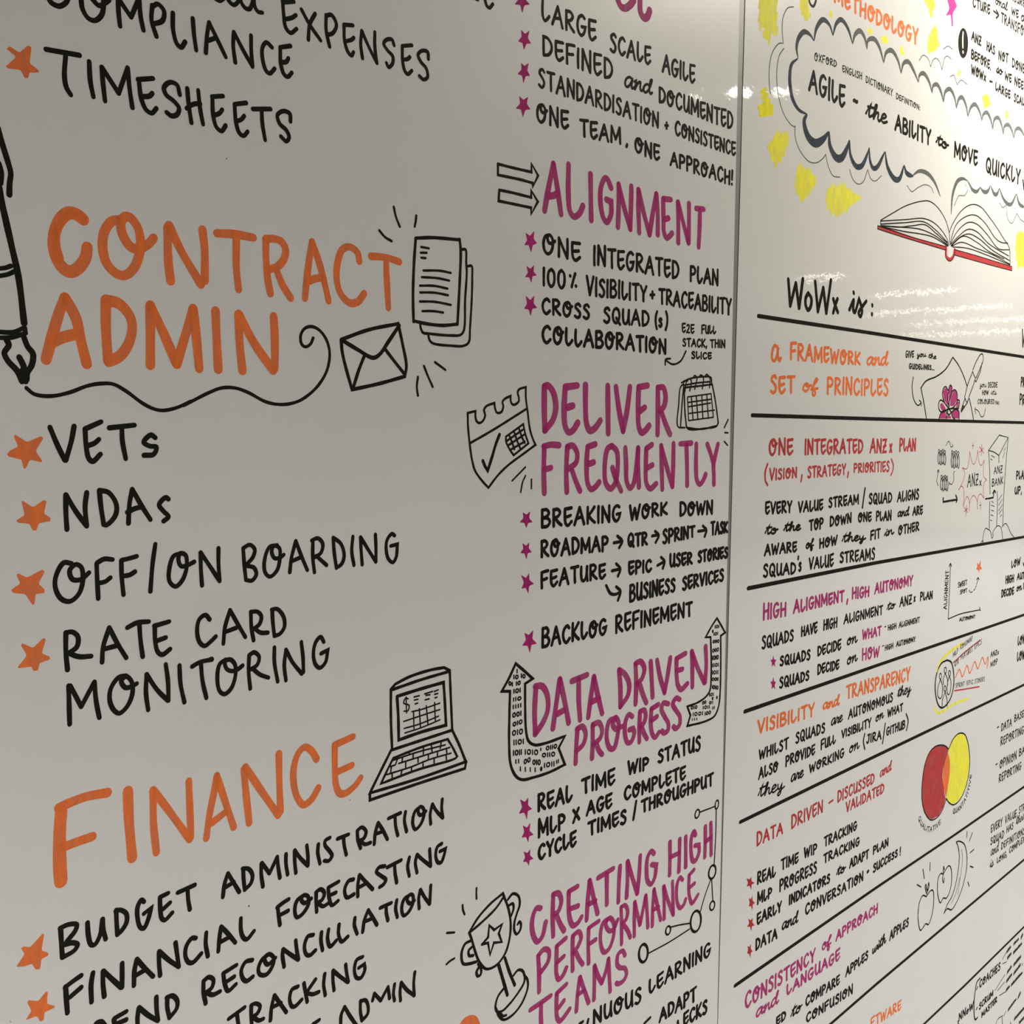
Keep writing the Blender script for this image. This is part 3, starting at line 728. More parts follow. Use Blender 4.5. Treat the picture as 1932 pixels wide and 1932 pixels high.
bullets(LEFT, 'orange', 'O', B1, [
  ('BUDGET ADMINISTRATION', "175,1305 270,1165 230,1100 260,1080 330,1090 465,940 485,945 455,1125 530,1150 530,1180 455,1220 440,1330 390,1335 350,1270 270,1300"),
  ('FINANCIAL FORECASTING', "280,1890 345,1785 300,1700 310,1670 420,1680 505,1575 525,1580 515,1710 605,1735 595,1755 490,1805 480,1890 440,1905 405,1845")])

# laptop
Q = Crop(680, 1230, 300)
d = drawing(LEFT, 'laptop_drawing', 'black drawing of an open laptop beside FINANCE', 'K', Q, "375,1190 250,1440 115,1715! 700,1540 1280,1335! 1200,1130 1115,950|115,1715! 115,1800! 700,1600 1270,1415! 1285,1330", 3.3)
k = Ink(); k.trace(Q, "370,465 730,340 1085,235! 1100,600 1115,950! 750,1070 385,1190! 370,800 370,465|370,455 425,390! 600,300 850,220 1015,190! 1085,225", 3.3); k.done('laptop_lid', 'K', d)
k = Ink(); k.trace(Q, "445,540 730,450 1010,370! 1025,600 1040,890! 750,970 465,1070! 460,800 445,540", 3.6); k.trace(Q, "580,570 550,560 525,620 590,650 580,710 530,720|555,550 560,740|650,548 715,532|655,585 700,575|665,632 695,622|780,510 875,480|795,527 845,520|785,582 835,570|895,480 945,460|900,515 940,505|905,558 930,550|625,725 720,705 965,622|525,845 750,770 965,700|530,930 720,875 950,780|540,985 740,920 965,825|645,730 650,930|715,690 730,920|800,655 820,880|900,615 910,835", 1.7); k.done('laptop_screen', 'K', d)
k = Ink(); k.trace(Q, "400,1290 730,1160 1060,1060! 1120,1160 1175,1270! 1150,1295 700,1430 250,1600! 320,1450 400,1290", 2.8); k.trace(Q, "400,1315 700,1215 1030,1130|350,1395 420,1375|465,1355 750,1265 1085,1160|320,1490 620,1395 830,1310 1100,1230|460,1270 425,1370|595,1220 590,1245|765,1160 765,1240|860,1130 870,1210|980,1095 970,1170|510,1285 505,1340|640,1245 640,1290|550,1335 550,1400|700,1295 700,1340|825,1250 825,1300|935,1220 935,1265|1045,1180 1050,1230|375,1400 365,1480|385,1480 385,1530|505,1435 495,1480|620,1395 620,1435|760,1360 760,1390|895,1300 895,1350|1040,1255 1045,1310", 1.9); k.done('laptop_keyboard', 'K', d)

# a few dots of stray ink
k = Ink()
for cr, x, y, r in ((A1, 1653, 1157, 5), (B2, 818, 857, 8), (F2, 1355, 722, 5), (B1, 115, 1907, 6)):
    k.disc(cr, x, y, r, r, 8)
k.done('ink_specks', 'k', LEFT, 'tiny stray specks of dark ink', 'stuff')

# ================================================================ first board, second column
M1, M2, M3c, M4, M5, M6, M7, M8 = Crop(980, 420, 420), Crop(860, 680, 270), Crop(1000, 690, 400), Crop(960, 920, 430), Crop(930, 1140, 460), Crop(960, 1380, 420), Crop(840, 1632, 300), Crop(1060, 1612, 320)
MH = 'magenta hand-lettered heading '

multi(LEFT, 'heading_lettering', MH + 'ending in EL, cut by the top of the photo', 'M', 8.6, (A3, "945,-10 970,45 1000,60 1040,35 1065,0|1110,-20 1115,90 1140,130 1165,120 1182,75"))
lettering(LEFT, BK + 'LARGE SCALE AGILE', 'K', A3, [("LARGE", 385, 152, 795, 318, 170, 168), ("SCALE", 885, 382, 1193, 486, 152, 152), ("AGILE", 1268, 530, 1515, 622, 148, 145)], mm=3.7)
lettering(LEFT, BK + 'DEFINED and DOCUMENTED', 'K', A3, [("DEFINED", 392, 405, 915, 602, 165, 168), ("and", 985, 640, 1200, 700, 160, 130), ("DOCUMENTED", 1242, 748, 1790, 958, 132, 138)], mm=3.7)
lettering(LEFT, BK + 'STANDARDISATION + CONSISTENCE', 'K', A3, [("STANDARDISATION", 362, 640, 1250, 945, 158, 128), ("+", 1285, 960, 1322, 965, 105), ("CONSISTENCE", 1360, 990, 1810, 1148, 118, 112)], mm=3.4)
lettering(LEFT, BK + 'ONE TEAM, ONE APPROACH!', 'K', A3, [("ONE", 348, 895, 595, 958, 160, 150), ("TEAM", 665, 1000, 975, 1060, 145, 140), (",", 1008, 1068, 1024, 1074, 90), ("ONE", 1065, 1112, 1258, 1188, 130, 125), ("APPROACH!", 1325, 1212, 1790, 1360, 120, 120)], mm=3.7)

h = Ink()
h.trace(A3, "415,1535 440,1390 480,1195|480,1195 505,1350 535,1560|445,1430 490,1422 512,1400|590,1200 588,1400 600,1540 630,1580 670,1555 695,1500|750,1270 752,1450 755,1605|900,1370 875,1310 855,1300 825,1370 825,1500 845,1590 870,1620 900,1560 900,1470! 865,1455|950,1655 955,1500 955,1345|955,1345 1000,1530 1040,1670|1048,1360 1045,1500 1040,1670|1105,1695 1100,1540 1100,1385|1100,1385 1140,1560 1180,1710|1180,1710 1205,1550 1230,1415|1230,1415 1240,1560 1240,1710|1280,1450 1335,1455|1280,1450 1282,1600 1285,1690 1305,1735 1345,1700|1290,1600 1318,1590|1390,1770 1390,1620 1388,1475|1388,1475 1430,1640 1465,1770|1468,1485 1468,1640 1465,1770|1520,1520 1575,1525|1548,1530 1545,1660 1538,1800", 7.4)
h.done('heading_lettering', 'M', LEFT, MH + 'ALIGNMENT')
drawing(LEFT, 'block_arrow_drawing', 'upper of two outlined black arrows pointing at ALIGNMENT', 'K', A3, "75,1195! 150,1215 320,1255! 320,1195! 368,1280! 330,1360! 330,1335! 240,1310 75,1275! 75,1195!", 3.2)
drawing(LEFT, 'block_arrow_drawing', 'lower of two outlined black arrows pointing at ALIGNMENT', 'K', A3, "85,1385! 180,1405 318,1440! 318,1390! 366,1470! 318,1560! 318,1515! 200,1490 80,1465! 85,1385!", 3.2)
lettering(LEFT, BK + 'ONE INTEGRATED PLAN', 'K', M1, [("ONE", 190, 278, 535, 350, 200, 185), ("INTEGRATED", 632, 375, 1388, 500, 190, 172), ("PLAN", 1472, 520, 1730, 560, 158, 150)], mm=4.0)
lettering(LEFT, BK + '100% VISIBILITY + TRACEABILITY', 'K', M1, [("100", 192, 552, 405, 592, 180, 190), ("%", 415, 570, 508, 575, 145), ("VISIBILITY", 572, 640, 1108, 695, 188, 158), ("+", 1125, 690, 1180, 692, 140), ("TRACEABILITY", 1202, 712, 1840, 812, 155, 155)], mm=3.8)
lettering(LEFT, BK + 'CROSS SQUAD(s)', 'K', M1, [("CROSS", 185, 800, 615, 850, 160, 150), ("SQUAD", 720, 875, 1130, 915, 155, 150), ("(", 1175, 920, 1198, 922, 150), ("S", 1202, 912, 1242, 916, 98), (")", 1262, 928, 1288, 930, 155)], mm=3.8)
lettering(LEFT, BK + 'COLLABORATION', 'K', M1, [("COLLABORATION", 185, 1058, 1278, 1148, 182, 148)], mm=4.1)
lettering(LEFT, 'small black note about a full stack thin slice', 'K', M1, [("E2E", 1405, 958, 1520, 968, 90), ("FULL", 1575, 968, 1708, 972, 88, 80), ("STACK,", 1410, 1080, 1632, 1090, 82), ("THIN", 1650, 1090, 1788, 1094, 82), ("SLICE", 1487, 1186, 1670, 1194, 75, 70)], "1445,1115 1400,1200 1330,1230 1270,1195|1310,1180 1268,1190 1265,1235", mm=2.6)

h = Ink()
h.trace(M3c, "130,190 130,400 135,585|130,190 160,180 210,240 235,370 210,490 135,590|320,195 430,180|320,195 310,400 320,550 350,605 390,590 435,520|340,380 390,365|505,175 505,380 515,530 545,590 590,570 640,500|708,185 710,400 712,615|783,195 810,400 848,595|910,195 885,400 848,595|990,195 1070,180|990,195 985,400 990,550 1015,610 1050,590 1085,545|1000,415 1045,380|1165,200 1165,400 1162,625|1165,200 1215,200 1235,290 1220,370 1185,410|1200,430 1235,530 1275,625", 8.2)
h.done('heading_lettering', 'M', LEFT, MH + 'DELIVER')
h = Ink()
h.trace(M3c, "130,740 125,950 130,1160|125,735 190,720 265,725|140,945 190,930|340,740 330,950 335,1150|340,740 390,730 430,800 420,880 350,940|385,960 420,1060 455,1140|525,740 595,715|525,740 515,900 525,1070 555,1125 600,1100 630,1060|535,895 580,880|745,730 705,760 680,920 690,1070 735,1120 780,1060 800,900 790,780 745,730|750,930 785,1040 830,1140|868,750 875,900 880,1050 910,1115 945,1070 985,750|985,750 985,900 992,1105|1060,755 1110,720|1060,755 1055,900 1060,1070 1095,1120 1150,1075|1070,930 1115,905|1205,1125 1200,920 1195,730|1195,730 1245,920 1295,1100|1308,710 1305,900 1298,1100|1370,712 1470,705|1425,720 1430,900 1432,1090|1515,715 1512,900 1520,1040 1545,1080 1575,1050 1600,990|1615,715 1645,800 1670,890|1712,715 1690,810 1672,900 1675,1000 1675,1080", 7.4)
h.done('heading_lettering', 'M', LEFT, MH + 'FREQUENTLY')

d = drawing(LEFT, 'calendar_drawing', 'black drawing of a spiral-bound desk calendar beside DELIVER', 'K', M3c, "1405,200 1540,185 1660,170! 1690,330 1715,520! 1700,550 1600,570 1450,580 1425,560! 1410,400 1405,200!|1430,565 1560,578 1700,548", 2.7)
k = Ink(); k.trace(M3c, "1400,165 1370,200 1355,350 1345,550 1410,565|1400,190 1385,350 1372,550|1380,155 1450,120 1600,100 1650,110 1655,165|1400,180 1500,160 1640,145", 2.4); k.done('back_pages', 'K', d)
k = Ink(); k.trace(M3c, "1410,240 1425,150 1440,130|1455,230 1470,140 1450,120 1400,150|1500,215 1520,110 1500,90 1485,110|1570,210 1580,110 1555,85 1540,105|1635,200 1640,120 1610,80 1595,95", 2.2); k.done('spiral_binding', 'K', d)
k = Ink(); k.trace(M3c, "1435,285! 1650,255! 1670,470! 1445,500! 1435,285!|1440,335 1650,305|1440,375 1645,340|1450,435 1680,405|1470,280 1485,490|1515,275 1530,490|1565,265 1575,480|1610,260 1625,480", 2.1); k.done('date_grid', 'K', d)
drawing(LEFT, 'motion_marks', 'three small black dashes by the edge next to FREQUENTLY', 'K', M3c, "1805,490 1770,565|1775,610 1805,612|1770,690 1800,725", 2.4)

d = drawing(LEFT, 'torn_calendar_drawing', 'black drawing of a torn calendar page beside DELIVER', 'K', M2, "160,710! 265,685! 265,760 280,820 320,845 370,810 395,740 380,670 410,620 520,575! 530,650 550,700 580,710 620,690 640,620 630,560 660,520 740,480! 740,540 760,590 800,595 850,550 850,500 835,440 850,395 945,360! 945,500 970,700 1000,930 1040,1060 1075,1140! 900,1270 700,1420 560,1560 440,1720! 350,1620 260,1490 220,1350 190,1150 165,900 160,710!|205,1110 500,940 945,660", 2.8)
k = Ink(); k.trace(M2, "365,1355 395,1430 430,1490! 490,1300 540,1130 590,1000", 3.8); k.done('tick_mark', 'K', d)
k = Ink(); k.trace(M2, "675,1030! 910,860! 940,1000 980,1120! 780,1280! 720,1190 680,1100 675,1030!|690,1085 905,935|710,1145 925,1000|740,1205 930,1095|720,1010 760,1110 790,1200|785,960 825,1080 870,1190|850,915 890,1030 930,1115", 2.6); k.done('date_grid', 'K', d)
drawing(LEFT, 'motion_marks', 'three black dashes below the drawn torn calendar page', 'K', M2, "940,1440 760,1625|940,1555 900,1650 875,1780|1020,1605 1020,1730", 2.2)

lettering(LEFT, BK + 'BREAKING WORK DOWN', 'K', M4, [("BREAKING", 265, 355, 955, 295, 180, 160), ("WORK", 1015, 290, 1348, 238, 145, 122), ("DOWN", 1440, 250, 1733, 232, 135, 130)], mm=4.2)
lettering(LEFT, BK + 'ROADMAP, QTR, SPRINT, TASK', 'K', M4, [("ROADMAP", 262, 602, 848, 545, 165, 145), ("QTR", 1000, 512, 1180, 497, 132, 125), ("SPRINT", 1295, 490, 1580, 425, 145, 112), ("TASK", 1705, 415, 1858, 390, 128, 110)],
  "890,468 960,455|920,410 960,455 935,510|1215,410 1270,400|1240,370 1270,405 1245,465|1605,370 1675,360|1645,325 1675,360 1660,415", mm=4.1)
lettering(LEFT, BK + 'FEATURE, EPIC, USER STORIES', 'K', M4, [("FEATURE", 262, 865, 825, 778, 168, 145), ("EPIC", 1005, 748, 1215, 722, 132, 120), ("USER", 1355, 688, 1560, 658, 128, 118), ("STORIES", 1595, 648, 1860, 602, 115, 110)],
  "875,705 940,690|910,645 945,690 925,750|1260,660 1320,625|1290,590 1320,625 1305,685", mm=4.1)
lettering(LEFT, BK + 'BUSINESS SERVICES after a curved arrow', 'K', M4, [("BUSINESS", 1015, 985, 1415, 888, 170, 130), ("SERVICES", 1462, 882, 1825, 800, 132, 120)], "825,830 860,895 900,905 945,885|910,840 945,880 925,955", mm=4.1)
lettering(LEFT, BK + 'BACKLOG REFINEMENT', 'K', M4, [("BACKLOG", 270, 1372, 835, 1252, 188, 152), ("REFINEMENT", 895, 1245, 1558, 1095, 168, 138)], mm=4.2)

def stars(colour, mat, crop, rows, parent=LEFT):
    for what, cx, cy, rx, ry, rot in rows:
        k = Ink(); q = star_pts(cx, cy, rx, ry, rot); k.fill(crop, q); k.fill(crop, q)
        k.done('bullet_star', mat, parent, '%s star bullet beside %s' % (colour, what))
stars('magenta', 'M', A3, [('LARGE SCALE AGILE', 252, 8, 62, 85, 0), ('DEFINED', 270, 285, 54, 84, .1), ('STANDARDISATION', 266, 522, 50, 84, .1), ('ONE TEAM', 260, 768, 58, 84, .05)])
stars('magenta', 'M', M1, [('ONE INTEGRATED PLAN', 95, 160, 66, 100, -.1), ('100%', 98, 440, 56, 84, -.1), ('CROSS SQUAD', 95, 715, 64, 100, -.05)])
stars('magenta', 'M', M4, [('BREAKING WORK DOWN', 148, 268, 58, 82, 0), ('ROADMAP', 146, 527, 54, 82, -.05), ('FEATURE', 152, 808, 60, 100, -.25), ('BACKLOG', 172, 1300, 68, 105, -.1)])
stars('magenta', 'M', M5, [('REAL TIME WIP STATUS', 258, 1612, 58, 96, -.2), ('MLP x AGE', 272, 1812, 52, 88, -.15)])
stars('magenta', 'M', M6, [('CYCLE TIMES', 165, 1095, 52, 82, -.2)])

h = Ink()
h.trace(M5, "340,660 330,850 335,1020|335,650 390,650 430,720 435,830 400,930 335,1030|475,985 500,800 530,595|530,595 570,780 600,940|510,870 560,840|625,610 745,560|680,600 680,760 690,915|755,895 775,740 800,575|800,575 830,720 865,865|780,775 840,745|1000,525 1010,670 1010,810|1000,520 1050,560 1080,640 1070,720 1010,810|1130,480 1135,640 1130,790|1130,470 1170,455 1200,510 1180,590 1140,630|1165,640 1190,720 1215,780|1250,455 1258,600 1265,735|1300,445 1325,580 1360,700|1405,425 1385,560 1360,700|1455,430 1525,390|1455,430 1455,560 1465,640 1490,675 1540,630|1465,525 1500,515|1580,655 1580,510 1575,375|1575,375 1620,500 1675,620|1685,335 1690,480 1680,620", 7.6)
h.done('heading_lettering', 'M', LEFT, MH + 'DATA DRIVEN')
h = Ink()
h.trace(M5, "670,990 660,1130 655,1260|665,990 710,970 735,1030 715,1110 665,1160|790,960 790,1090 785,1220|790,955 840,940 865,1000 850,1060 795,1110|820,1110 840,1160 865,1190|965,905 920,930 900,1050 925,1140 960,1140 985,1050 995,940 970,900 950,950 975,990 1020,970|1105,890 1075,875 1050,930 1045,1020 1065,1095 1095,1090 1120,1020 1110,985! 1080,995|1165,850 1160,970 1160,1090|1165,850 1200,840 1210,890 1195,940 1165,970|1180,980 1200,1030 1220,1065|1255,830 1310,795|1255,830 1250,950 1260,1020 1285,1055 1315,1015|1260,920 1300,890|1390,790 1350,785 1335,830 1360,890 1390,950 1385,1000 1355,1020 1340,1005|1480,755 1450,745 1425,790 1450,840 1480,890 1480,950 1450,985 1430,970", 7.2)
h.done('heading_lettering', 'M', LEFT, MH + 'PROGRESS')

d = drawing(LEFT, 'bent_arrow_drawing', 'big black outlined arrow bending up, filled with ones and noughts, beside DATA', 'K', M5, "135,690! 70,690! 130,580 180,470! 250,530 315,590! 255,630! 255,800 262,1000 280,1080 330,1115 420,1100 570,1045! 520,1140! 570,1270! 450,1330 330,1370 230,1390 180,1360 140,1270 128,1100 130,900 135,690!", 3.6)
k = Ink()
for t, x0, y0, x1, y1, hh in (("1", 186, 550, 196, 548, 38), ("10", 158, 598, 205, 595, 40), ("10", 218, 585, 260, 592, 40), ("01", 120, 642, 160, 655, 38), ("10", 178, 650, 222, 638, 38), ("101", 158, 712, 222, 700, 42), ("110", 155, 775, 228, 760, 36), ("1111", 152, 835, 228, 818, 38), ("001", 150, 905, 228, 885, 45), ("010", 152, 975, 236, 948, 42), ("010", 148, 1048, 240, 1030, 50), ("1101", 158, 1122, 248, 1110, 48), ("1011", 155, 1205, 232, 1195, 50), ("1010", 248, 1195, 360, 1198, 48), ("1", 375, 1165, 382, 1160, 26), ("0110", 416, 1165, 510, 1142, 42), ("0110", 385, 1218, 495, 1208, 42), ("11", 172, 1268, 212, 1262, 38), ("00", 240, 1275, 300, 1250, 45), ("010", 310, 1275, 380, 1278, 48), ("1011", 400, 1300, 490, 1285, 45), ("11", 498, 1268, 525, 1258, 34), ("1111", 205, 1325, 345, 1335, 42), ("0", 372, 1325, 392, 1322, 38)):
    k.word(M5, t, x0, y0, x1, y1, hh, mm=1.9)
k.done('binary_digits', 'K', d, 'small rows of ones and noughts')
d = drawing(LEFT, 'bent_arrow_drawing', 'slim black outlined arrow bending up, filled with ones and noughts, beside DRIVEN', 'K', M5, "1725,260! 1685,262! 1730,180 1775,110! 1810,170 1840,225! 1805,250! 1805,500 1800,700 1790,800 1760,880 1690,925 1540,965! 1565,880! 1540,810! 1620,780 1690,730 1720,680 1730,500 1725,260!", 3.2)
k = Ink()
for t, x0, y0, x1, y1, hh in (("101", 1755, 195, 1795, 190, 30), ("0", 1735, 228, 1748, 225, 26), ("101", 1745, 252, 1785, 246, 30), ("0110", 1738, 312, 1795, 306, 30), ("0110", 1735, 388, 1792, 375, 36), ("1010", 1735, 445, 1790, 440, 40), ("1101", 1735, 502, 1790, 495, 34), ("1011", 1735, 560, 1788, 555, 36), ("0011", 1733, 612, 1788, 608, 32), ("1010", 1732, 672, 1788, 680, 36), ("101", 1710, 735, 1752, 728, 30), ("0", 1732, 762, 1748, 760, 26), ("0", 1768, 755, 1780, 752, 28), ("00", 1655, 800, 1692, 790, 32), ("01", 1710, 795, 1745, 790, 26), ("010", 1565, 838, 1620, 830, 32), ("1011", 1660, 835, 1720, 828, 30), ("11", 1735, 838, 1758, 830, 26), ("1001", 1580, 890, 1665, 880, 34), ("100", 1675, 885, 1728, 872, 34), ("111", 1572, 925, 1622, 918, 20)):
    k.word(M5, t, x0, y0, x1, y1, hh, mm=1.8)
k.done('binary_digits', 'K', d, 'tiny rows of ones and noughts')

lettering(LEFT, BK + 'REAL TIME WIP STATUS', 'K', M6, [("REAL", 242, 708, 555, 612, 172, 162), ("TIME", 622, 558, 925, 465, 155, 155), ("WIP", 1025, 392, 1220, 335, 140, 125), ("STATUS", 1285, 292, 1668, 168, 132, 148)], mm=4.2)
lettering(LEFT, BK + 'MLP x AGE COMPLETE', 'K', M6, [("MLP", 245, 935, 495, 852, 185, 145), ("AGE", 665, 745, 900, 668, 142, 145), ("COMPLETE", 992, 615, 1538, 422, 138, 132)], "560,685 585,720 610,760|605,665 580,730 560,790", mm=4.2)
lettering(LEFT, BK + 'CYCLE TIMES/THROUGHPUT', 'K', M6, [("CYCLE", 245, 1135, 590, 995, 150, 152), ("TIMES", 678, 918, 1025, 802, 140, 142), ("THROUGHPUT", 1140, 722, 1778, 472, 128, 125)], "1105,605 1092,690 1080,765", mm=4.2)

nw = Ink()
nw.ring(M6, 1635, 715, 18, 38, 2.6, .25); nw.ring(M6, 1805, 635, 14, 38, 2.6, .15); nw.ring(M6, 1765, 1220, 29, 60, 3.4, .2); nw.ring(M6, 1765, 1512, 20, 40, 2.8, .2)
nw.ring(M6, 1622, 1648, 44, 92, 3.8, .12); nw.ring(M6, 1382, 1727, 20, 38, 2.8, .2); nw.ring(M8, 928, 1125, 50, 102, 4.0, .08)
net = nw.done('network_drawing', 'K', LEFT, 'black drawing of linked circles around the CREATING HIGH PERFORMANCE heading')
k = Ink(); k.trace(M6, "1660,700 1790,650|1800,680 1795,900 1782,1150|1760,1285 1765,1380 1770,1470|1750,1290 1700,1430 1660,1570|1400,1700 1480,1680 1570,1665", 2.2); k.trace(M8, "1455,850 1220,1000 990,1125", 2.2); k.done('link_line', 'K', net)

h = Ink()
h.trace(M6, "275,1535 240,1535 210,1600 200,1700 220,1790 250,1825 290,1780 320,1655|385,1420 380,1600 385,1775|385,1415 430,1405 455,1470 430,1560 385,1590|415,1600 450,1680 480,1730|520,1390 595,1345|520,1390 520,1560 535,1650 560,1685 600,1660 630,1610|530,1540 600,1515|675,1635 685,1460 700,1295|700,1295 735,1440 770,1580|690,1500 750,1470|775,1270 905,1190|850,1240 850,1380 850,1500|965,1170 955,1320 950,1480|1022,1440 1030,1280 1030,1130|1030,1130 1075,1280 1115,1405|1140,1080 1130,1250 1115,1405|1260,1060 1235,1040 1205,1090 1195,1200 1205,1300 1235,1325 1265,1270 1280,1160! 1240,1155|1398,960 1398,1100 1395,1245|1483,935 1480,1080 1475,1215|1405,1090 1475,1055|1535,915 1535,1040 1535,1175|1620,900 1605,870 1585,920 1580,1030 1595,1120 1620,1120 1650,1050 1650,985! 1615,990|1705,825 1705,960 1700,1090|1752,795 1755,930 1755,1070|1705,960 1755,920", 7.0)
h.done('heading_lettering', 'M', LEFT, MH + 'CREATING HIGH')
h = Ink()
h.trace(M7, "1130,1110 1140,1320 1140,1540|1130,1100 1200,1025 1260,1050 1250,1170 1150,1320|1355,985 1465,890|1355,985 1350,1180 1350,1320 1380,1390 1430,1340 1470,1250|1365,1180 1440,1110|1550,870 1545,1080 1548,1280|1550,860 1620,810 1650,880 1610,990 1560,1060|1590,1070 1630,1150 1670,1205", 6.6)
h.trace(M8, "305,840 300,1030 305,1240|305,840 360,800 420,760|315,1020 385,970|540,725 470,780 440,900 450,1060 485,1115 540,1070 590,920 590,780 540,725 500,790 540,870 590,850 635,745|675,600 680,800 680,1020|675,600 720,580 750,650 735,730 690,790|710,810 750,870 780,945|825,930 825,730 830,545|830,545 860,680 890,800|890,800 920,650 955,470|955,470 970,650 980,830|1030,815 1035,600 1050,400|1050,400 1085,570 1125,745|1045,630 1100,600|1165,735 1165,540 1160,365|1160,365 1210,530 1270,685|1260,310 1265,500 1270,685|1375,290 1345,265 1315,330 1305,450 1320,570 1350,610 1390,570 1410,510|1455,230 1505,175|1450,235 1445,400 1460,510 1485,555 1550,460|1455,380 1510,330", 6.2)
h.done('heading_lettering', 'M', LEFT, MH + 'PERFORMANCE')
h = Ink()
h.trace(M7, "1035,1760 1160,1675 1280,1590|1165,1690 1162,1800 1165,1950|1355,1560 1470,1450|1355,1560 1350,1750 1360,1860 1395,1895 1440,1850 1510,1750|1375,1740 1440,1650", 6.6)
h.trace(M8, "165,1785 180,1580 205,1400|205,1400 260,1560 305,1690|180,1600 250,1550|365,1655 370,1460 372,1270|372,1270 410,1380 455,1465|455,1465 500,1330 530,1190|530,1190 540,1380 550,1560|720,1150 690,1100 640,1140 630,1250 660,1290 720,1300 735,1370 700,1440 640,1475 620,1465", 6.4)
h.done('heading_lettering', 'M', LEFT, MH + 'TEAMS')

d = drawing(LEFT, 'trophy_drawing', 'black drawing of a tilted trophy cup with two handles', 'K', M7, "290,820! 400,640 550,470 700,345! 720,400 770,540 795,720 780,900 730,1070 640,1200 540,1260 480,1255 410,1170 360,1040 320,900 290,820!|310,810 450,690 620,520 715,380", 3.3)
k = Ink(); k.trace(M7, "- 445,965 520,880 535,735 595,790 690,720 650,830 685,935 590,945 545,1090 520,945 445,965", 3.2); k.done('trophy_star', 'K', d)
k = Ink(); k.trace(M7, "760,420 820,350 890,380 905,480 870,590 840,700 840,800 870,840 910,790 920,720 900,690 880,720|775,490 820,470 830,530 800,620", 3.4); k.done('trophy_handle', 'K', d)
k = Ink(); k.trace(M7, "310,920 240,960 200,1060 200,1150 220,1200 290,1200 380,1175|320,1000 285,1040 290,1100 340,1100|400,1200 435,1260 430,1330 395,1350 380,1300 410,1240", 3.6); k.done('trophy_handle', 'K', d)
k = Ink(); k.trace(M7, "650,1220 700,1390 755,1580", 4.4); k.trace(M7, "725,1130 780,1300 845,1460", 4.0); k.done('trophy_stem', 'K', d)
k = Ink(); k.trace(M7, "710,1500 640,1600 610,1720 630,1780 690,1775 780,1690 880,1560 960,1420 960,1330 930,1280 880,1280 830,1340|955,1330 1000,1400 1000,1500 930,1680 820,1820 710,1880 650,1830 620,1750|660,1790 700,1835 740,1825", 3.3); k.done('trophy_base', 'K', d)
drawing(LEFT, 'motion_marks', 'four short black dashes beside the drawn trophy', 'K', M7, "380,280 378,345 380,410|210,485 215,545 235,600|20,825 110,820|15,1205 60,1165 110,1135", 2.7)

multi(LEFT, 'heading_lettering', 'top of a big orange letter cut by the bottom of the photo', 'O', 11.0, (M7, "190,1990 240,1915 300,1885 350,1900 385,1990"))
lettering(LEFT, BK + 'CONTINUOUS LEARNING', 'K', M8, [("NUOUS", 345, 1965, 910, 1690, 195, 205), ("LEARNING", 980, 1612, 1700, 1158, 185, 178)], "300,1880 285,1960|200,1930 240,1905", mm=4.2)
lettering(LEFT, BK + 'ADAPT', 'K', M8, [("ADAPT", 1100, 1930, 1535, 1672, 172, 185)], "940,1925 1005,1860", mm=4.4)
lettering(LEFT, BK + 'ending in ECKS, cut by the bottom of the photo', 'K', M8, [("ECKS", 1375, 1975, 1660, 1815, 165, 182)], "1320,1900 1325,1950", mm=4.4)

# ================================================================ second board
DD = Crop(1380, 0, 552)
R1, R2, R3, R4, R5, R6, R7, R8 = (Crop(1380, 540, 280), Crop(1652, 540, 280), Crop(1380, 800, 280), Crop(1652, 800, 280), Crop(1380, 1060, 280), Crop(1652, 1060, 280), Crop(1380, 1320, 280), Crop(1652, 1320, 280))
R9, R10, R11 = Crop(1340, 1580, 352), Crop(1652, 1580, 280), Crop(1732, 1732, 200)
PX = Crop(0, 0, 1932)

# ruled lines
for what, s in (('below WoWx is', "1430.7,596.2 1652,629.6 1932,673.6 2000,685"), ('below SET of PRINCIPLES', "1419,783.5 1652,790.4 1932,797.5 2000,799"),
                ('below SQUADS VALUE STREAMS', "1411.5,1110 1652,1062 1932,1013 2000,1000"), ('below the WHAT and HOW lines', "1405,1342.5 1652,1256.4 1932,1160 2000,1137"),
                ('above DATA DRIVEN - DISCUSSED and VALIDATED', "1396.5,1551 1652,1426.5 1874,1320 2000,1259"), ('above CONSISTENCY of APPROACH', "1386.5,1859.7 1652,1675.6 1794,1580 1932,1484.5 2000,1438"),
                ('below the COMPARE APPLES line', "1560,1938 1652,1858 1932,1622 2000,1565"), ('above COACHES', "1735,1940 1819.4,1860 1932,1748.8 2000,1683")):
    drawing(RIGHT, 'divider_line', 'straight black ruled line ' + what, 'K', PX, '- ' + s, 6.0)

# top: methodology, bubble, book
lettering(RIGHT, 'orange hand-lettered heading METHODOLOGY', 'O', DD, [("METHODOLOGY", 672, 20, 1232, 308, 112, 122)], mm=5.2, name='heading_lettering')
drawing(RIGHT, 'lettering_line', BK + 'cut by the top of the photo beside METHODOLOGY', 'K', DD, "508,-25 520,25 540,42 556,10 560,-25", 4.2)
d = Ink()
for s in ("440,385 430,320 440,260 480,210 520,230 545,270", "545,270 560,190 605,130 650,170 670,235", "670,235 690,160 725,130 770,190 800,290", "440,385 395,430 385,530 400,640 440,720 500,755"):
    d.trace(DD, s, 7.5, 'c')
for s, m in (("500,755 480,800 500,890 550,945 600,925 645,870", 13), ("645,870 650,960 690,1040 730,1040 770,960 780,925", 12), ("780,925 785,1020 820,1095 860,1095 900,1010 910,975", 9), ("910,975 915,1060 935,1110 965,1100 1000,1030 1015,1000", 8), ("1015,1000 1030,1100 1075,1180 1110,1180 1140,1090", 10), ("1140,1090 1155,1140 1200,1165", 9)):
    d.trace(DD, s, m, 'c')
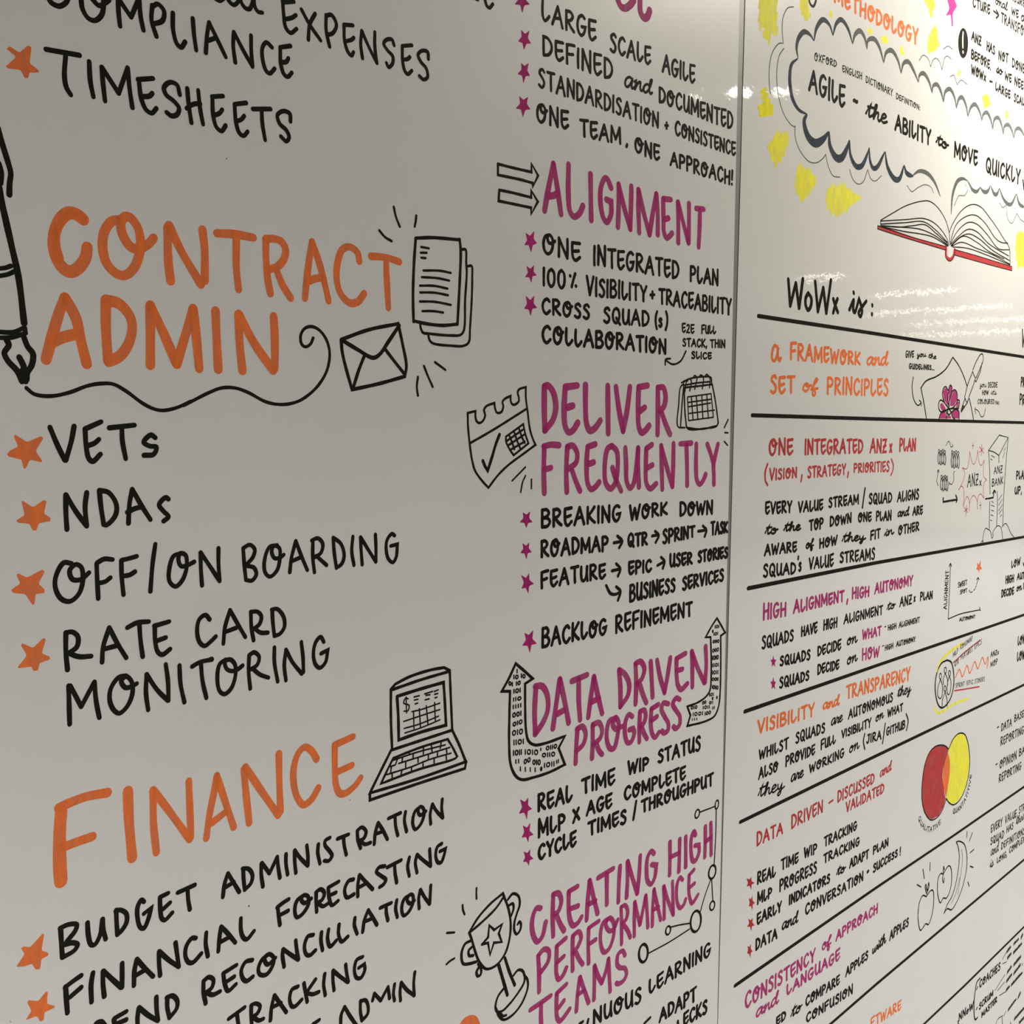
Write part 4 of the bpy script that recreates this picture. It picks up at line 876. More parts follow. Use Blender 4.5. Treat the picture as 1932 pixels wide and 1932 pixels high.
bub = d.done('speech_bubble_drawing', 'G', RIGHT, 'dark grey scalloped speech bubble drawn around the AGILE definition')
d = Ink()
for s in ("800,290 815,230 850,205 880,250 895,325", "895,325 900,270 945,260 980,320 1005,415", "1005,415 1020,350 1060,335 1100,400 1120,485", "1120,485 1135,420 1170,410 1205,470 1235,545", "1235,545 1240,500 1270,485 1305,540 1325,615", "1325,615 1330,570 1360,560 1385,610 1400,675", "1400,675 1410,610 1445,590 1475,650 1485,715", "1485,715 1500,655 1525,645 1550,700 1560,770", "1560,770 1580,710 1610,690 1640,740 1655,800", "1655,800 1660,760 1690,745 1715,800 1725,855", "1725,855 1735,790 1765,780 1785,830 1795,890", "1795,890 1800,840 1830,825 1855,870 1865,915", "1865,915 1875,860 1905,850 1940,910",
          "1195,1160 1240,1130 1300,1150 1345,1210 1380,1300", "1450,1415 1460,1290 1490,1200 1530,1180 1560,1195", "1560,1195 1590,1250 1620,1265 1645,1235", "1640,1232 1660,1262 1690,1265 1712,1222", "1712,1228 1735,1280 1755,1280 1768,1245", "1768,1240 1800,1320 1845,1350 1882,1280", "1882,1280 1900,1345 1940,1370"):
    d.trace(DD, s, 8.0, 'c')
d.done('bubble_edge', 'g', bub, 'grey scallops with glare painted into their paler colour')
k = Ink(); k.trace(DD, "410,45 370,55 340,120 335,200 342,285! 310,290 265,360 250,450 250,560 258,620|345,320 315,370 300,460 305,600 340,740 390,820 420,840|420,830 420,900 450,990 510,1065 560,1075 600,1050 622,1020|622,1020 640,1100 670,1160 715,1170|780,1120 800,1180 835,1215 870,1200 900,1120! 920,1180 950,1195 990,1160|1160,1225 1190,1265 1230,1240 1280,1220 1320,1240 1335,1275|1470,1360 1500,1295 1540,1290 1560,1250 1545,1220|1770,1340 1790,1370 1815,1355! 1820,1430 1850,1475 1885,1410! 1910,1450 1940,1470|1240,400 1265,365 1300,390 1315,440! 1330,400 1350,385 1375,410 1390,460! 1405,390 1425,370 1450,390|1400,325 1430,305 1460,325|1445,505 1470,500 1490,560! 1515,530 1555,555", 1.7); k.done('bubble_outline', 'g', bub, 'thin pale outer outline')

lettering(RIGHT, 'small black line naming the dictionary definition', 'K', DD, [("OXFORD", 545, 402, 695, 448, 62, 48), ("ENGLISH", 730, 476, 862, 530, 52, 52), ("DICTIONARY", 885, 546, 1065, 640, 52, 52), ("DEFINITION:", 1085, 655, 1246, 732, 45, 40)], mm=1.9)
lettering(RIGHT, BK + 'AGILE ~ the ABILITY to MOVE QUICKLY', 'K', DD, [("AGILE", 505, 600, 752, 722, 158, 165), ("~", 800, 690, 836, 705, 60), ("the", 880, 768, 1030, 835, 125, 125), ("ABILITY", 1075, 865, 1316, 970, 122, 118), ("to", 1345, 955, 1430, 1000, 95, 90), ("MOVE", 1466, 1040, 1626, 1106, 118, 108), ("QUICKLY", 1676, 1138, 1906, 1226, 115, 112)], "1925,1190 1932,1250", mm=5.4)
lettering(RIGHT, BK + 'ANZ HAS NOT DONE BEFORE, beside the exclamation mark', 'K', DD, [("ANZ", 1582, 268, 1650, 312, 72), ("HAS", 1682, 335, 1740, 368, 70), ("NOT", 1760, 395, 1828, 425, 70), ("DONE", 1850, 445, 1938, 492, 70), ("BEFORE.", 1580, 388, 1714, 470, 70), ("so", 1745, 480, 1790, 508, 75), ("WE", 1802, 528, 1850, 556, 66), ("NEED", 1866, 565, 1950, 612, 66), ("WOWx", 1580, 490, 1682, 545, 72), ("-", 1702, 560, 1724, 570, 60), ("LARGE", 1740, 598, 1842, 662, 66), ("SCALE", 1862, 672, 1950, 715, 62)], mm=4.0)
lettering(RIGHT, BK + 'ending in TRANSFORM, cut by the corner of the photo', 'K', DD, [("CTURE", 1590, 48, 1708, 102, 72), ("TRANSFORM", 1776, 148, 1975, 275, 78), ("onal", 1738, 30, 1822, 78, 80, 72), ("WE", 1846, 98, 1896, 128, 62), ("a", 1908, 142, 1940, 158, 80), ("NSURE", 1842, 2, 1940, 55, 58)], "1730,72 1765,100|1748,120 1765,98 1748,68", mm=4.0)
k = Ink(); k.disc(DD, 1530, 285, 33, 100); ex = k.done('exclamation_badge', 'K', RIGHT, 'solid black oval holding a white exclamation mark')
k = Ink(0.00010); k.trace(DD, "1530,215 1527,265 1528,312", 4.6); k.trace(DD, "1529,342 1529,346", 5.0); k.done('exclamation_mark', 'W', ex, 'white exclamation mark')
k = Ink(); k.fill(DD, "1415,105 1440,55 1425,0 1440,-60 1465,-20 1490,40 1460,90 1464,175 1455,175 1448,95"); k.done('bullet_star', 'P', RIGHT, 'bright pink star cut by the top of the photo')
for what, poly in (('scribbled down the edge of the board', "180,-20 300,-20 305,215 290,240 270,215 255,300 235,260 200,225 240,200 185,175 185,90"), ('faint, left of METHODOLOGY', "450,-20 500,-10 520,110 490,130 460,60"),
                   ('slanting, below the bubble edge', "240,965 310,890 375,880 375,945 340,1045 290,1090 255,1010"), ('square, under the bubble', "445,1090 555,1170 555,1215 500,1280 460,1315 415,1230 430,1130"), ('tailed, between bubble and book', "640,1240 750,1220 780,1270 855,1305 790,1345 760,1390 690,1415 635,1370 625,1300"),
                   ('beside the drawn book', "1880,1560 1915,1540 1940,1560 1940,1750 1895,1755 1875,1650"), ('star-shaped, beside the pink star', "1275,0 1330,-40 1342,40 1320,105 1300,50"), ('under METHODOLOGY', "1300,240 1345,185 1372,300 1310,350 1292,300"),
                   ('below the exclamation badge', "1655,640 1690,620 1715,690 1670,705"), ('tiny, right of the bubble', "1808,740 1822,735 1828,775 1812,778"), ('tiny square, above the bubble', "990,245 1025,250 1030,280 998,275"), ('tiny, under METHODOLOGY start', "900,195 925,190 928,220 905,222"), ('tiny speck above the bubble', "1112,315 1130,320 1138,355 1118,350"), ('tiny speck above the scallops', "650,80 662,75 664,120 652,115"), ('tiny speck inside the upper scallops', "1497,472 1510,470 1510,500 1498,498")):
    k = Ink(); k.hatch(DD, poly, 78, 5.4, 4.2); k.done('yellow_patch', 'Y', RIGHT, 'yellow marker patch ' + what)
drawing(RIGHT, 'yellow_zigzag', 'yellow marker zigzag beside the speech bubble', 'Y', DD, "225,590 200,610 235,625|235,625 205,650 248,665|248,665 182,712|182,712 225,690 268,700|268,700 230,720 188,735|188,735 268,722|268,728 195,760 268,748", 6.0)

cv = Ink(); cv.fill(DD, "965,1490 985,1490 1200,1565 1415,1625 1420,1652 1300,1615 1150,1570 965,1512"); cv.fill(DD, "1475,1650 1600,1685 1850,1758 1852,1788 1700,1745 1470,1682"); cv.trace(DD, "1418,1630 1418,1690 1443,1715 1466,1690 1474,1650", 7.5)
bk = cv.done('book_drawing', 'R', RIGHT, 'drawing of an open book with a red cover')
k = Ink(0.00014); k.trace(DD, "985,1455 1060,1410 1150,1360 1250,1330 1310,1330 1370,1380 1420,1470 1440,1560 1435,1620|985,1455 985,1495|985,1460 1150,1450 1280,1445 1360,1490 1420,1570 1430,1600|985,1480 1150,1470 1270,1465 1350,1520 1425,1600|990,1490 1100,1500 1200,1490 1280,1485 1350,1540 1430,1610|990,1490 1120,1500 1250,1515 1350,1560 1430,1620|985,1495 1150,1530 1250,1545 1330,1565 1430,1625|1440,1530 1460,1480 1520,1390 1590,1350 1650,1370 1700,1430 1750,1500 1800,1580 1835,1640 1840,1740|1445,1600 1480,1490 1560,1425 1620,1425 1680,1480 1740,1570 1780,1600 1825,1605|1445,1610 1490,1530 1560,1470 1620,1480 1690,1550 1760,1640 1835,1650|1445,1615 1500,1560 1560,1515 1620,1530 1700,1610 1830,1690|1450,1620 1510,1565 1570,1545 1640,1580 1720,1650 1835,1720|1450,1625 1530,1560 1620,1600 1700,1660 1800,1710|1455,1625 1520,1600 1620,1640 1720,1680 1840,1745|1460,1630 1560,1640 1700,1690 1840,1750", 1.9); k.done('book_page', 'K', bk, 'black outlined fan of pages')
k = Ink(0.00014); k.trace(DD, "965,1490 1200,1568 1418,1628! 1412,1690 1443,1722 1470,1690 1475,1648! 1600,1683 1852,1760! 1852,1788! 1700,1748 1472,1684|965,1490! 965,1512! 1150,1572 1300,1617 1415,1652", 1.5); k.done('cover_outline', 'K', bk, 'black cover outline')

# WoWx is:
lettering(RIGHT, BK + 'WoWx is:', 'K', R1, [], "740,-90 765,255|765,255 838,-40|838,-40 880,285|880,285 930,-95|1000,90 968,150 965,240 998,310 1035,250 1040,160 1000,90|1090,-60 1125,330|1125,330 1195,20|1195,20 1235,350|1235,350 1295,-80|1325,165 1355,260 1385,340|1380,165 1350,250 1325,345|1535,305 1590,180 1585,300 1605,340 1660,165! 1690,260 1700,330 1680,395 1655,350 1700,270 1755,195|1590,78 1593,92|1833,243 1834,256|1828,358 1829,371", mm=6.4)
lettering(RIGHT, 'orange heading lines, a FRAMEWORK and SET of PRINCIPLES', 'O', R1, [("FRAMEWORK", 752, 972, 1682, 1042, 262, 188), ("and", 1745, 1050, 2035, 1040, 215, 210), ("SET", 490, 1415, 826, 1402, 272, 242), ("of", 905, 1385, 1125, 1395, 230, 230), ("PRINCIPLES", 1232, 1418, 2045, 1440, 250, 235)], "600,790 560,775 530,860 530,950 560,970 595,900 605,800! 605,920 625,970 642,935", mm=5.0, name='heading_lettering')
lettering(RIGHT, 'small black note, GIVE you the GUIDELINES', 'K', R2, [("GIVE", 385, 936, 500, 936, 105, 98), ("you", 530, 930, 656, 925, 90), ("the", 680, 942, 792, 958, 85), ("GUIDELINES...", 430, 1085, 765, 1098, 85, 72)], "490,1185 475,1300 490,1450 530,1535 560,1550 590,1520|570,1485 592,1515 592,1555", mm=2.6)
lettering(RIGHT, 'small black note, you DECIDE HOW its COLOURED IN', 'K', R2, [("you", 1350, 1322, 1440, 1318, 85), ("DECIDE", 1460, 1328, 1586, 1325, 82, 78), ("HOW", 1383, 1420, 1470, 1418, 68), ("it's", 1495, 1415, 1572, 1418, 72), ("COLOURED", 1325, 1535, 1545, 1538, 70), ("IN!", 1555, 1542, 1608, 1550, 55)], "1430,1590 1410,1680 1375,1700 1340,1630 1300,1600|1300,1580 1292,1602 1305,1660", mm=2.0)
d = drawing(RIGHT, 'paper_drawing', 'drawing of a paper sheet outline with a magenta flower on it', 'K', R2, "660,1715 625,1500 590,1325! 650,1240 800,1170 920,1070 1005,925! 1080,1030 1150,1180 1190,1300|1220,1465 1250,1600 1275,1740", 3.0)
k = Ink()
for s in ("875,1380 895,1325 930,1330 950,1450 940,1560 890,1480", "950,1340 975,1290 995,1330 980,1450 955,1550", "965,1560 985,1420 1020,1355 1055,1380 1060,1480 1020,1560", "838,1530 870,1520 915,1590 870,1625 845,1590", "1060,1500 1088,1500 1075,1570 1045,1590", "830,1722 850,1640 910,1610 920,1725", "985,1640 1060,1600 1090,1650 1080,1722 1020,1722", "930,1690 945,1670 975,1690 985,1722 925,1722"):
    k.fill(R2, s)
k.done('flower_petal', 'M', d, 'magenta petals')
k = Ink(0.00012); k.trace(R2, "945,1580 890,1500 870,1400 885,1325 915,1310 940,1350|950,1560 940,1430 960,1310 975,1288 995,1320 990,1380|955,1600 960,1500 1000,1370 1035,1350 1060,1400 1060,1500 1020,1570 955,1600|950,1590 880,1500 840,1485 820,1530 825,1600 860,1640 940,1600|1060,1480 1090,1490 1085,1560 1060,1600|860,1640 835,1680 825,1735|860,1640 910,1612 925,1640 920,1735|985,1640 1050,1600 1085,1640 1085,1735|985,1640 1000,1700 1030,1735|860,1635 950,1600 1080,1590|945,1600 935,1650 958,1670 980,1640 960,1605", 2.8); k.done('flower_outline', 'K', d)
d = drawing(RIGHT, 'marker_pen_drawing', 'black drawing of a slanted marker pen with a brown tip', 'K', R2, "1160,1440 1200,1280 1265,1110|1215,1440 1260,1320 1300,1200|1265,1110 1280,1160 1300,1195|1265,1090 1310,980 1370,885 1395,890 1400,960 1360,1070 1310,1190|1385,1000 1365,1100 1320,1215 1305,1245 1298,1230|1160,1450 1190,1510 1215,1450|1165,1460 1130,1560 1112,1640! 1150,1580 1195,1515", 2.6)
k = Ink(); k.fill(R2, "1132,1535 1168,1570 1115,1648 1108,1615"); k.done('pen_tip', 'B', d, 'brown felt tip')
lettering(RIGHT, 'black letters cut by the edge of the photo, beside SET of PRINCIPLES', 'K', R2, [("PR", 1885, 1315, 1945, 1322, 140), ("PR", 1868, 1550, 1940, 1560, 150)], "1912,560 1916,790|1916,790 1935,640", mm=4.0)

# one integrated plan
lettering(RIGHT, 'red heading, ONE INTEGRATED ANZx PLAN', 'R', R3, [("ONE", 475, 420, 806, 412, 252, 232), ("INTEGRATED", 942, 412, 1715, 388, 228, 200), ("ANZ", 1795, 390, 2022, 388, 205), ("x", 2048, 382, 2096, 380, 205), ("PLAN", 2178, 370, 2402, 358, 195, 180)], mm=4.6, name='heading_lettering')
lettering(RIGHT, 'red bracketed line, VISION, STRATEGY, PRIORITIES', 'R', R3, [("VISION", 486, 745, 856, 708, 172, 148), ("STRATEGY", 982, 712, 1490, 668, 165, 155), ("PRIORITIES", 1585, 645, 2058, 628, 138, 155)], "470,520 440,620 440,730 470,795|918,665 905,750|1522,625 1512,690|2082,455 2106,540 2098,610 2076,665", mm=3.6)
lettering(RIGHT, BK + 'EVERY VALUE STREAM / SQUAD ALIGNS', 'K', R3, [("EVERY", 430, 1190, 790, 1165, 182, 170), ("VALUE", 860, 1168, 1195, 1128, 162, 160), ("STREAM", 1255, 1105, 1660, 1052, 152, 150), ("SQUAD", 1780, 1055, 2092, 1035, 158, 150), ("ALIGNS", 2152, 1028, 2442, 988, 150, 150)], "1740,835 1720,970 1705,1090", mm=4.0)
lettering(RIGHT, BK + 'to the TOP DOWN ONE PLAN and ARE', 'K', R3, [("to", 425, 1455, 600, 1442, 165, 150), ("the", 670, 1415, 905, 1395, 155, 145), ("TOP", 1002, 1400, 1200, 1372, 160), ("DOWN", 1272, 1350, 1565, 1292, 152, 142), ("ONE", 1640, 1285, 1826, 1278, 142), ("PLAN", 1875, 1272, 2085, 1262, 140, 148), ("and", 2152, 1225, 2312, 1200, 140), ("ARE", 2352, 1202, 2492, 1185, 128)], mm=4.0)
lettering(RIGHT, BK + 'AWARE of HOW they FIT in OTHER', 'K', R3, [("AWARE", 420, 1730, 855, 1672, 172, 152), ("of", 955, 1640, 1070, 1625, 155), ("HOW", 1136, 1630, 1380, 1582, 152, 142), ("they", 1430, 1552, 1742, 1530, 150, 135), ("FIT", 1802, 1522, 1940, 1492, 148, 135), ("in", 1982, 1478, 2110, 1445, 130), ("OTHER", 2164, 1455, 2446, 1398, 145, 128)], mm=4.0)
lettering(RIGHT, BK + 'SQUADS VALUE STREAMS', 'K', R3, [("SQUAD", 402, 2010, 842, 1960, 192, 165), ("S", 866, 1932, 912, 1928, 135), ("VALUE", 1000, 1905, 1332, 1862, 162, 182), ("STREAMS", 1402, 1822, 1870, 1772, 162, 168)], "872,1725 868,1760", mm=4.0)

d = Ink()
for gx, gy, gw, gh in ((812, 330, 100, 215), (982, 345, 108, 245), (845, 665, 96, 218)):
    for i in range(4):
        cx = gx + gw * (i + .5) / 4; top = gy + (i % 2) * 12
        d.ring(R4, cx, top + 22, 9, 20, 1.9); d.ring(R4, cx, top + 22 + (gh - 40) * .55, 13, (gh - 45) * .42, 2.2)
sq = d.done('people_drawing', 'K', RIGHT, 'three clusters of tiny black outlined people circled by arrows')
k = Ink(); k.trace(R4, "915,280 950,225 965,245 980,300 1005,285|1000,262 1004,292|1030,615 1015,640 1020,720 990,785 960,770|965,755 958,795|815,805 795,740 805,690 815,600|800,628 815,595 826,630", 1.7); k.done('circling_arrow', 'K', sq)
drawing(RIGHT, 'block_arrow_drawing', 'thick short black arrow pointing at the drawn red burst', 'K', R4, "880,965 880,1015! 960,1000 1060,985|1045,930 1060,985 1050,1015", 4.2)
b = drawing(RIGHT, 'burst_drawing', 'thin red spiky burst around the letters ANZx', 'R', R4, "1130,570 1190,580 1215,480 1225,355! 1250,480 1275,525 1305,480 1330,340! 1345,490 1375,540 1415,470|1415,470 1400,620 1410,690 1445,725! 1410,770 1400,850 1410,970|1130,570! 1160,640 1140,740 1080,860! 1115,810 1140,830 1150,950 1140,1080! 1170,970 1195,945 1220,1010 1220,1130! 1230,1000 1275,930 1320,1000 1325,1110! 1330,960 1365,910 1410,970", 1.6)
k = Ink(); k.word(R4, "ANZ", 1190, 828, 1335, 803, 172, 165, 2.8); k.trace(R4, "1355,740 1375,800|1375,735 1352,800", 2.4); k.done('lettering', 'K', b, 'black letters ANZx')
k = Ink(); k.trace(R4, "1382,270 1378,410|1355,300 1408,380|1405,310 1352,370|1185,1060 1172,1200|1155,1085 1195,1150|1195,1100 1155,1140", 1.8); k.done('asterisk_marks', 'R', b)
k = Ink(); k.trace(R4, "1268,240 1268,325|1255,285 1282,280|1365,1015 1366,1115|1352,1060 1376,1055", 1.2); k.done('plus_marks', 'k', b)
t = drawing(RIGHT, 'tower_drawing', 'black drawing of a tall office tower with slanted roof and bushes', 'K', R4, "1470,345! 1610,145! 1725,175! 1605,410! 1540,365 1470,345!|1470,345 1485,600 1490,910|1725,180 1690,600 1665,1000 1655,1320|1605,410 1605,500|1485,1010 1480,1360|1585,880 1585,1100 1575,1330", 2.3)
k = Ink(); k.trace(R4, "1505,410 1550,435|1495,455 1520,470|1510,1005 1535,1025|1505,1055 1545,1075|1505,1120 1540,1135|1500,1180 1530,1195|1495,1250 1515,1260|1600,990 1645,920|1600,1060 1650,980|1600,1130 1650,1050|1605,1170 1645,1110|1620,1210 1640,1180|1670,350 1690,310|1655,440 1680,370", 1.6); k.done('tower_window', 'K', t)
k = Ink(); k.word(R4, "ANZ", 1535, 658, 1650, 642, 105, 105, 2.4); k.word(R4, "BANK", 1510, 822, 1660, 782, 110, 100, 2.4); k.done('lettering', 'K', t)
k = Ink(); k.trace(R4, "1370,1550 1385,1520 1400,1545! 1395,1490 1430,1360 1460,1370 1490,1390 1515,1490! 1530,1460 1525,1420 1570,1340 1605,1325 1635,1360 1655,1500|1645,1340 1690,1295 1720,1330 1760,1420 1800,1475", 2.0); k.done('bush_outline', 'K', t)
k = Ink(); k.trace(R4, "1430,975 1480,968 1530,958! 1545,870|1525,902 1545,865 1562,892", 3.6); k.done('entry_arrow', 'K', t)
lettering(RIGHT, 'black letters cut by the edge of the photo, beside the drawn tower', 'K', R4, [("PLAN", 1825, 730, 1965, 722, 125), ("UP,", 1805, 925, 1905, 912, 112)], mm=4.0)

# alignment and autonomy
lettering(RIGHT, 'magenta heading, HIGH ALIGNMENT, HIGH AUTONOMY', 'M', R5, [("HIGH", 400, 780, 716, 712, 235, 205), ("ALIGNMENT", 796, 688, 1470, 522, 195, 165), ("HIGH", 1560, 500, 1796, 462, 170, 155), ("AUTONOMY", 1856, 432, 2362, 318, 162, 150)], "1512,490 1502,545", mm=4.5, name='heading_lettering')
lettering(RIGHT, BK + 'SQUADS HAVE HIGH ALIGNMENT to ANZx PLAN', 'K', R5, [("SQUADS", 385, 1155, 812, 1035, 190, 165), ("HAVE", 900, 985, 1120, 930, 152), ("HIGH", 1190, 905, 1380, 860, 150), ("ALIGNMENT", 1456, 822, 1972, 692, 140, 138), ("to", 2014, 650, 2130, 612, 130), ("ANZ", 2184, 595, 2350, 560, 140), ("x", 2368, 535, 2396, 522, 120), ("PLAN", 2450, 522, 2620, 488, 125, 115)], mm=3.6)
for y, wd, tail, s in ((1370, "WHAT", "ALIGNMENT", 0), (1665, "HOW", "AUTONOMY", 1)):
    k = Ink()
    if s == 0:
        for t_ in (("SQUADS", 620, 1370, 1030, 1282, 150, 152), ("DECIDE", 1112, 1240, 1430, 1152, 145, 150), ("on", 1490, 1105, 1635, 1058, 175)): k.word(R5, *t_, mm=3.8)
        o = k.done('lettering_line', 'K', RIGHT, BK + 'SQUADS DECIDE on WHAT')
        k = Ink(); k.word(R5, "WHAT", 1696, 1025, 1952, 965, 145, 138, 4.1); k.done('lettering', 'M', o, 'magenta word WHAT')
        k = Ink(); k.word(R6, "-", 112, 890, 138, 882, 90, None, 2.2); k.word(R6, "HIGH", 156, 905, 270, 872, 85, None, 2.4); k.word(R6, "ALIGNMENT", 298, 868, 575, 792, 85, 80, 2.4); k.done('small_lettering', 'K', o)
    else:
        for t_ in (("SQUADS", 615, 1665, 1015, 1548, 165, 145), ("DECIDE", 1112, 1482, 1405, 1402, 148, 140), ("on", 1490, 1362, 1635, 1302, 175)): k.word(R5, *t_, mm=3.8)
        o = k.done('lettering_line', 'K', RIGHT, BK + 'SQUADS DECIDE on HOW')
        k = Ink(); k.word(R5, "HOW", 1692, 1300, 1928, 1245, 178, 152, 4.1); k.done('lettering', 'M', o, 'magenta word HOW')
        k = Ink(); k.word(R6, "-", 82, 1140, 108, 1132, 90, None, 2.2); k.word(R6, "HIGH", 116, 1165, 230, 1130, 80, None, 2.4); k.word(R6, "AUTONOMY", 264, 1115, 520, 1042, 80, 75, 2.4); k.done('small_lettering', 'K', o)
stars('magenta', 'M', R5, [('DECIDE on WHAT', 545, 1302, 42, 86, math.pi), ('DECIDE on HOW', 545, 1590, 42, 92, math.pi)], RIGHT)
g = drawing(RIGHT, 'graph_drawing', 'thin black graph axes with a dashed curve to an orange star', 'K', R6, "975,30 965,300 945,745! 1100,680 1230,650 1360,625|955,60 975,22 988,60|1352,590 1365,640", 2.4)
k = Ink(); k.path_word(R6, "ALIGNMENT", "925,615 940,360 955,115", 16, 2.0); k.word(R6, "AUTONOMY", 1086, 785, 1298, 738, 58, 55, 2.4); k.word(R6, "SWEET", 1068, 345, 1190, 302, 78, 72, 2.2); k.word(R6, "SPOT", 1095, 430, 1190, 400, 65, 60, 2.2); k.done('lettering', 'K', g)
k = Ink(); k.trace(R6, "1215,370 1230,395|1240,400 1260,390|1275,375 1295,350|1300,335 1310,310|1315,295 1325,260|1330,250 1335,215|1315,235 1334,205 1346,230", 2.2); k.done('dashed_curve', 'K', g)
k = Ink(); k.fill(R4, "1318,1800 1342,1832 1370,1765 1365,1850 1387,1885 1352,1900 1345,1940 1335,1902 1308,1892 1325,1850"); k.done('star_mark', 'O', g, 'orange star')
lettering(RIGHT, 'black letters cut by the edge of the photo, beside the graph', 'K', R6, [("LOW", 1762, 95, 1885, 42, 110), ("HIGH", 1686, 295, 1802, 268, 112), ("AUT", 1836, 245, 1940, 225, 100), ("DECIDE", 1632, 475, 1802, 430, 110), ("on", 1825, 398, 1902, 372, 120), ("LOW", 1845, 1100, 1950, 1062, 130), ("LOW", 1836, 1305, 1945, 1270, 130)], "1920,15 1935,60|1925,280 1928,350", mm=4.0)

# visibility
lettering(RIGHT, 'orange heading, VISIBILITY and TRANSPARENCY', 'O', R7, [("VISIBILITY", 330, 462, 1082, 225, 195, 192), ("and", 1175, 152, 1405, 85, 165), ("TRANSPARENCY", 1485, 12, 2326, -244, 195, 188)], mm=4.6, name='heading_lettering')
lettering(RIGHT, BK + 'WHILST SQUADS are AUTONOMOUS they', 'K', R7, [("WHILST", 350, 800, 745, 645, 150, 160), ("SQUADS", 826, 588, 1220, 432, 165, 145), ("are", 1285, 362, 1450, 292, 165), ("AUTONOMOUS", 1515, 268, 2102, 30, 145, 132), ("they", 2150, -15, 2335, -85, 150)], mm=3.6)
lettering(RIGHT, BK + 'ALSO PROVIDE FULL VISIBILITY on WHAT', 'K', R7, [("ALSO", 345, 1058, 610, 938, 170, 148), ("PROVIDE", 696, 885, 1090, 718, 155, 145), ("FULL", 1156, 670, 1360, 572, 145, 130), ("VISIBILITY", 1426, 515, 1820, 362, 118, 132), ("on", 1865, 310, 1980, 245, 150), ("WHAT", 2026, 240, 2232, 152, 115)], mm=3.6)
lettering(RIGHT, BK + 'they are WORKING on (JIRA/GITHUB)', 'K', R7, [("they", 335, 1285, 682, 1185, 200, 190), ("are", 760, 1098, 940, 1010, 175), ("WORKING", 1006, 970, 1470, 752, 130, 130), ("on", 1520, 715, 1660, 642, 170), ("JIRA", 1750, 590, 1952, 522, 130), ("GITHUB", 2010, 482, 2262, 382, 125, 122)], "1735,445 1718,540 1735,645|2002,310 1985,440 1967,570|2275,185 2300,280 2278,400", mm=3.6)
v = drawing(RIGHT, 'people_drawing', 'black oval holding four outlined people, with yellow arcs around it', 'K', R6, "930,1280 985,1310 1015,1440 1015,1620 970,1790 870,1900 810,1850 775,1650 790,1480 850,1330 930,1280", 3.8)
k = Ink()
for x, y, rx, ry in ((843, 1490, 14, 38), (908, 1412, 15, 38), (962, 1452, 13, 36), (903, 1650, 14, 34)): k.ring(R6, x, y, rx, ry, 2.4)
k.trace(R6, "845,1530 810,1640 810,1740 840,1780 865,1740 870,1620 845,1530|905,1450 880,1530 885,1600|905,1450 935,1530 938,1600|960,1490 940,1560 930,1690 950,1730 972,1690 980,1560 960,1490|905,1690 870,1800 868,1880|905,1690 930,1800 930,1880", 2.4); k.done('figure_outline', 'K', v)
k = Ink(); k.trace(R6, "835,1310 930,1200 1130,1060", 6); k.trace(R6, "770,1900 800,1960 870,1950 1000,1860 1200,1780", 5); k.trace(R6, "800,1420 820,1340 850,1290", 5); k.done('yellow_arc', 'Y', v, 'yellow marker arcs')
k = Ink(); k.word(R6, "MLP", 1005, 1252, 1075, 1190, 72, None, 1.5); k.word(R6, "ROADMAP", 1100, 1150, 1262, 1025, 70, None, 1.5); k.word(R6, "QTR", 1025, 1372, 1082, 1325, 68, None, 1.5); k.word(R6, "FEATURES", 1108, 1285, 1262, 1165, 70, None, 1.5); k.word(R6, "EPICS", 1285, 1150, 1380, 1070, 70, None, 1.5); k.word(R6, "ANZx", 1492, 1252, 1605, 1205, 78, None, 2.4); k.word(R6, "MOP", 1492, 1380, 1588, 1335, 80, None, 2.4); k.word(R6, "SPRINT", 1036, 1645, 1160, 1618, 65, None, 1.5); k.word(R6, "EPIC.", 1182, 1612, 1280, 1590, 62, None, 1.5); k.word(R6, "STORIES", 1288, 1588, 1420, 1555, 62, None, 1.5); k.done('small_lettering', 'k', v)
k = Ink(); k.trace(R6, "1010,1315 1180,1160 1360,1020|1025,1678 1180,1655 1350,1625", 3.0); k.done('underline', 'R', v, 'red underlines')
k = Ink(); k.trace(R6, "1040,1505 1090,1400 1130,1495 1190,1350 1225,1450 1290,1300 1330,1390 1390,1245 1425,1330 1460,1240 1462,1310 1450,1380", 3.4); k.done('zigzag_line', 'O', v, 'orange zigzag')

# data driven
lettering(RIGHT, 'red heading, DATA DRIVEN - DISCUSSED and VALIDATED', 'R', R7, [("DATA", 318, 1925, 672, 1752, 200, 168), ("DRIVEN", 770, 1695, 1192, 1472, 202, 172), ("DISCUSSED", 1372, 1358, 1862, 1092, 170, 148), ("and", 1922, 1030, 2082, 925, 150), ("VALIDATED", 1482, 1485, 1988, 1218, 148, 142)], "1270,1345 1320,1310", mm=3.9, name='heading_lettering')
lettering(RIGHT, BK + 'REAL TIME WIP TRACKING', 'K', R9, [("REAL", 480, 498, 680, 405, 145, 125), ("TIME", 725, 350, 916, 262, 125, 118), ("WIP", 965, 225, 1108, 170, 120, 118), ("TRACKING", 1172, 110, 1520, -75, 120, 104)], mm=3.8)
lettering(RIGHT, BK + 'MLP PROGRESS TRACKING', 'K', R9, [("MLP", 480, 708, 642, 625, 142, 118), ("PROGRESS", 710, 578, 1105, 368, 140, 128), ("TRACKING", 1166, 282, 1548, 85, 112, 100)], mm=3.8)
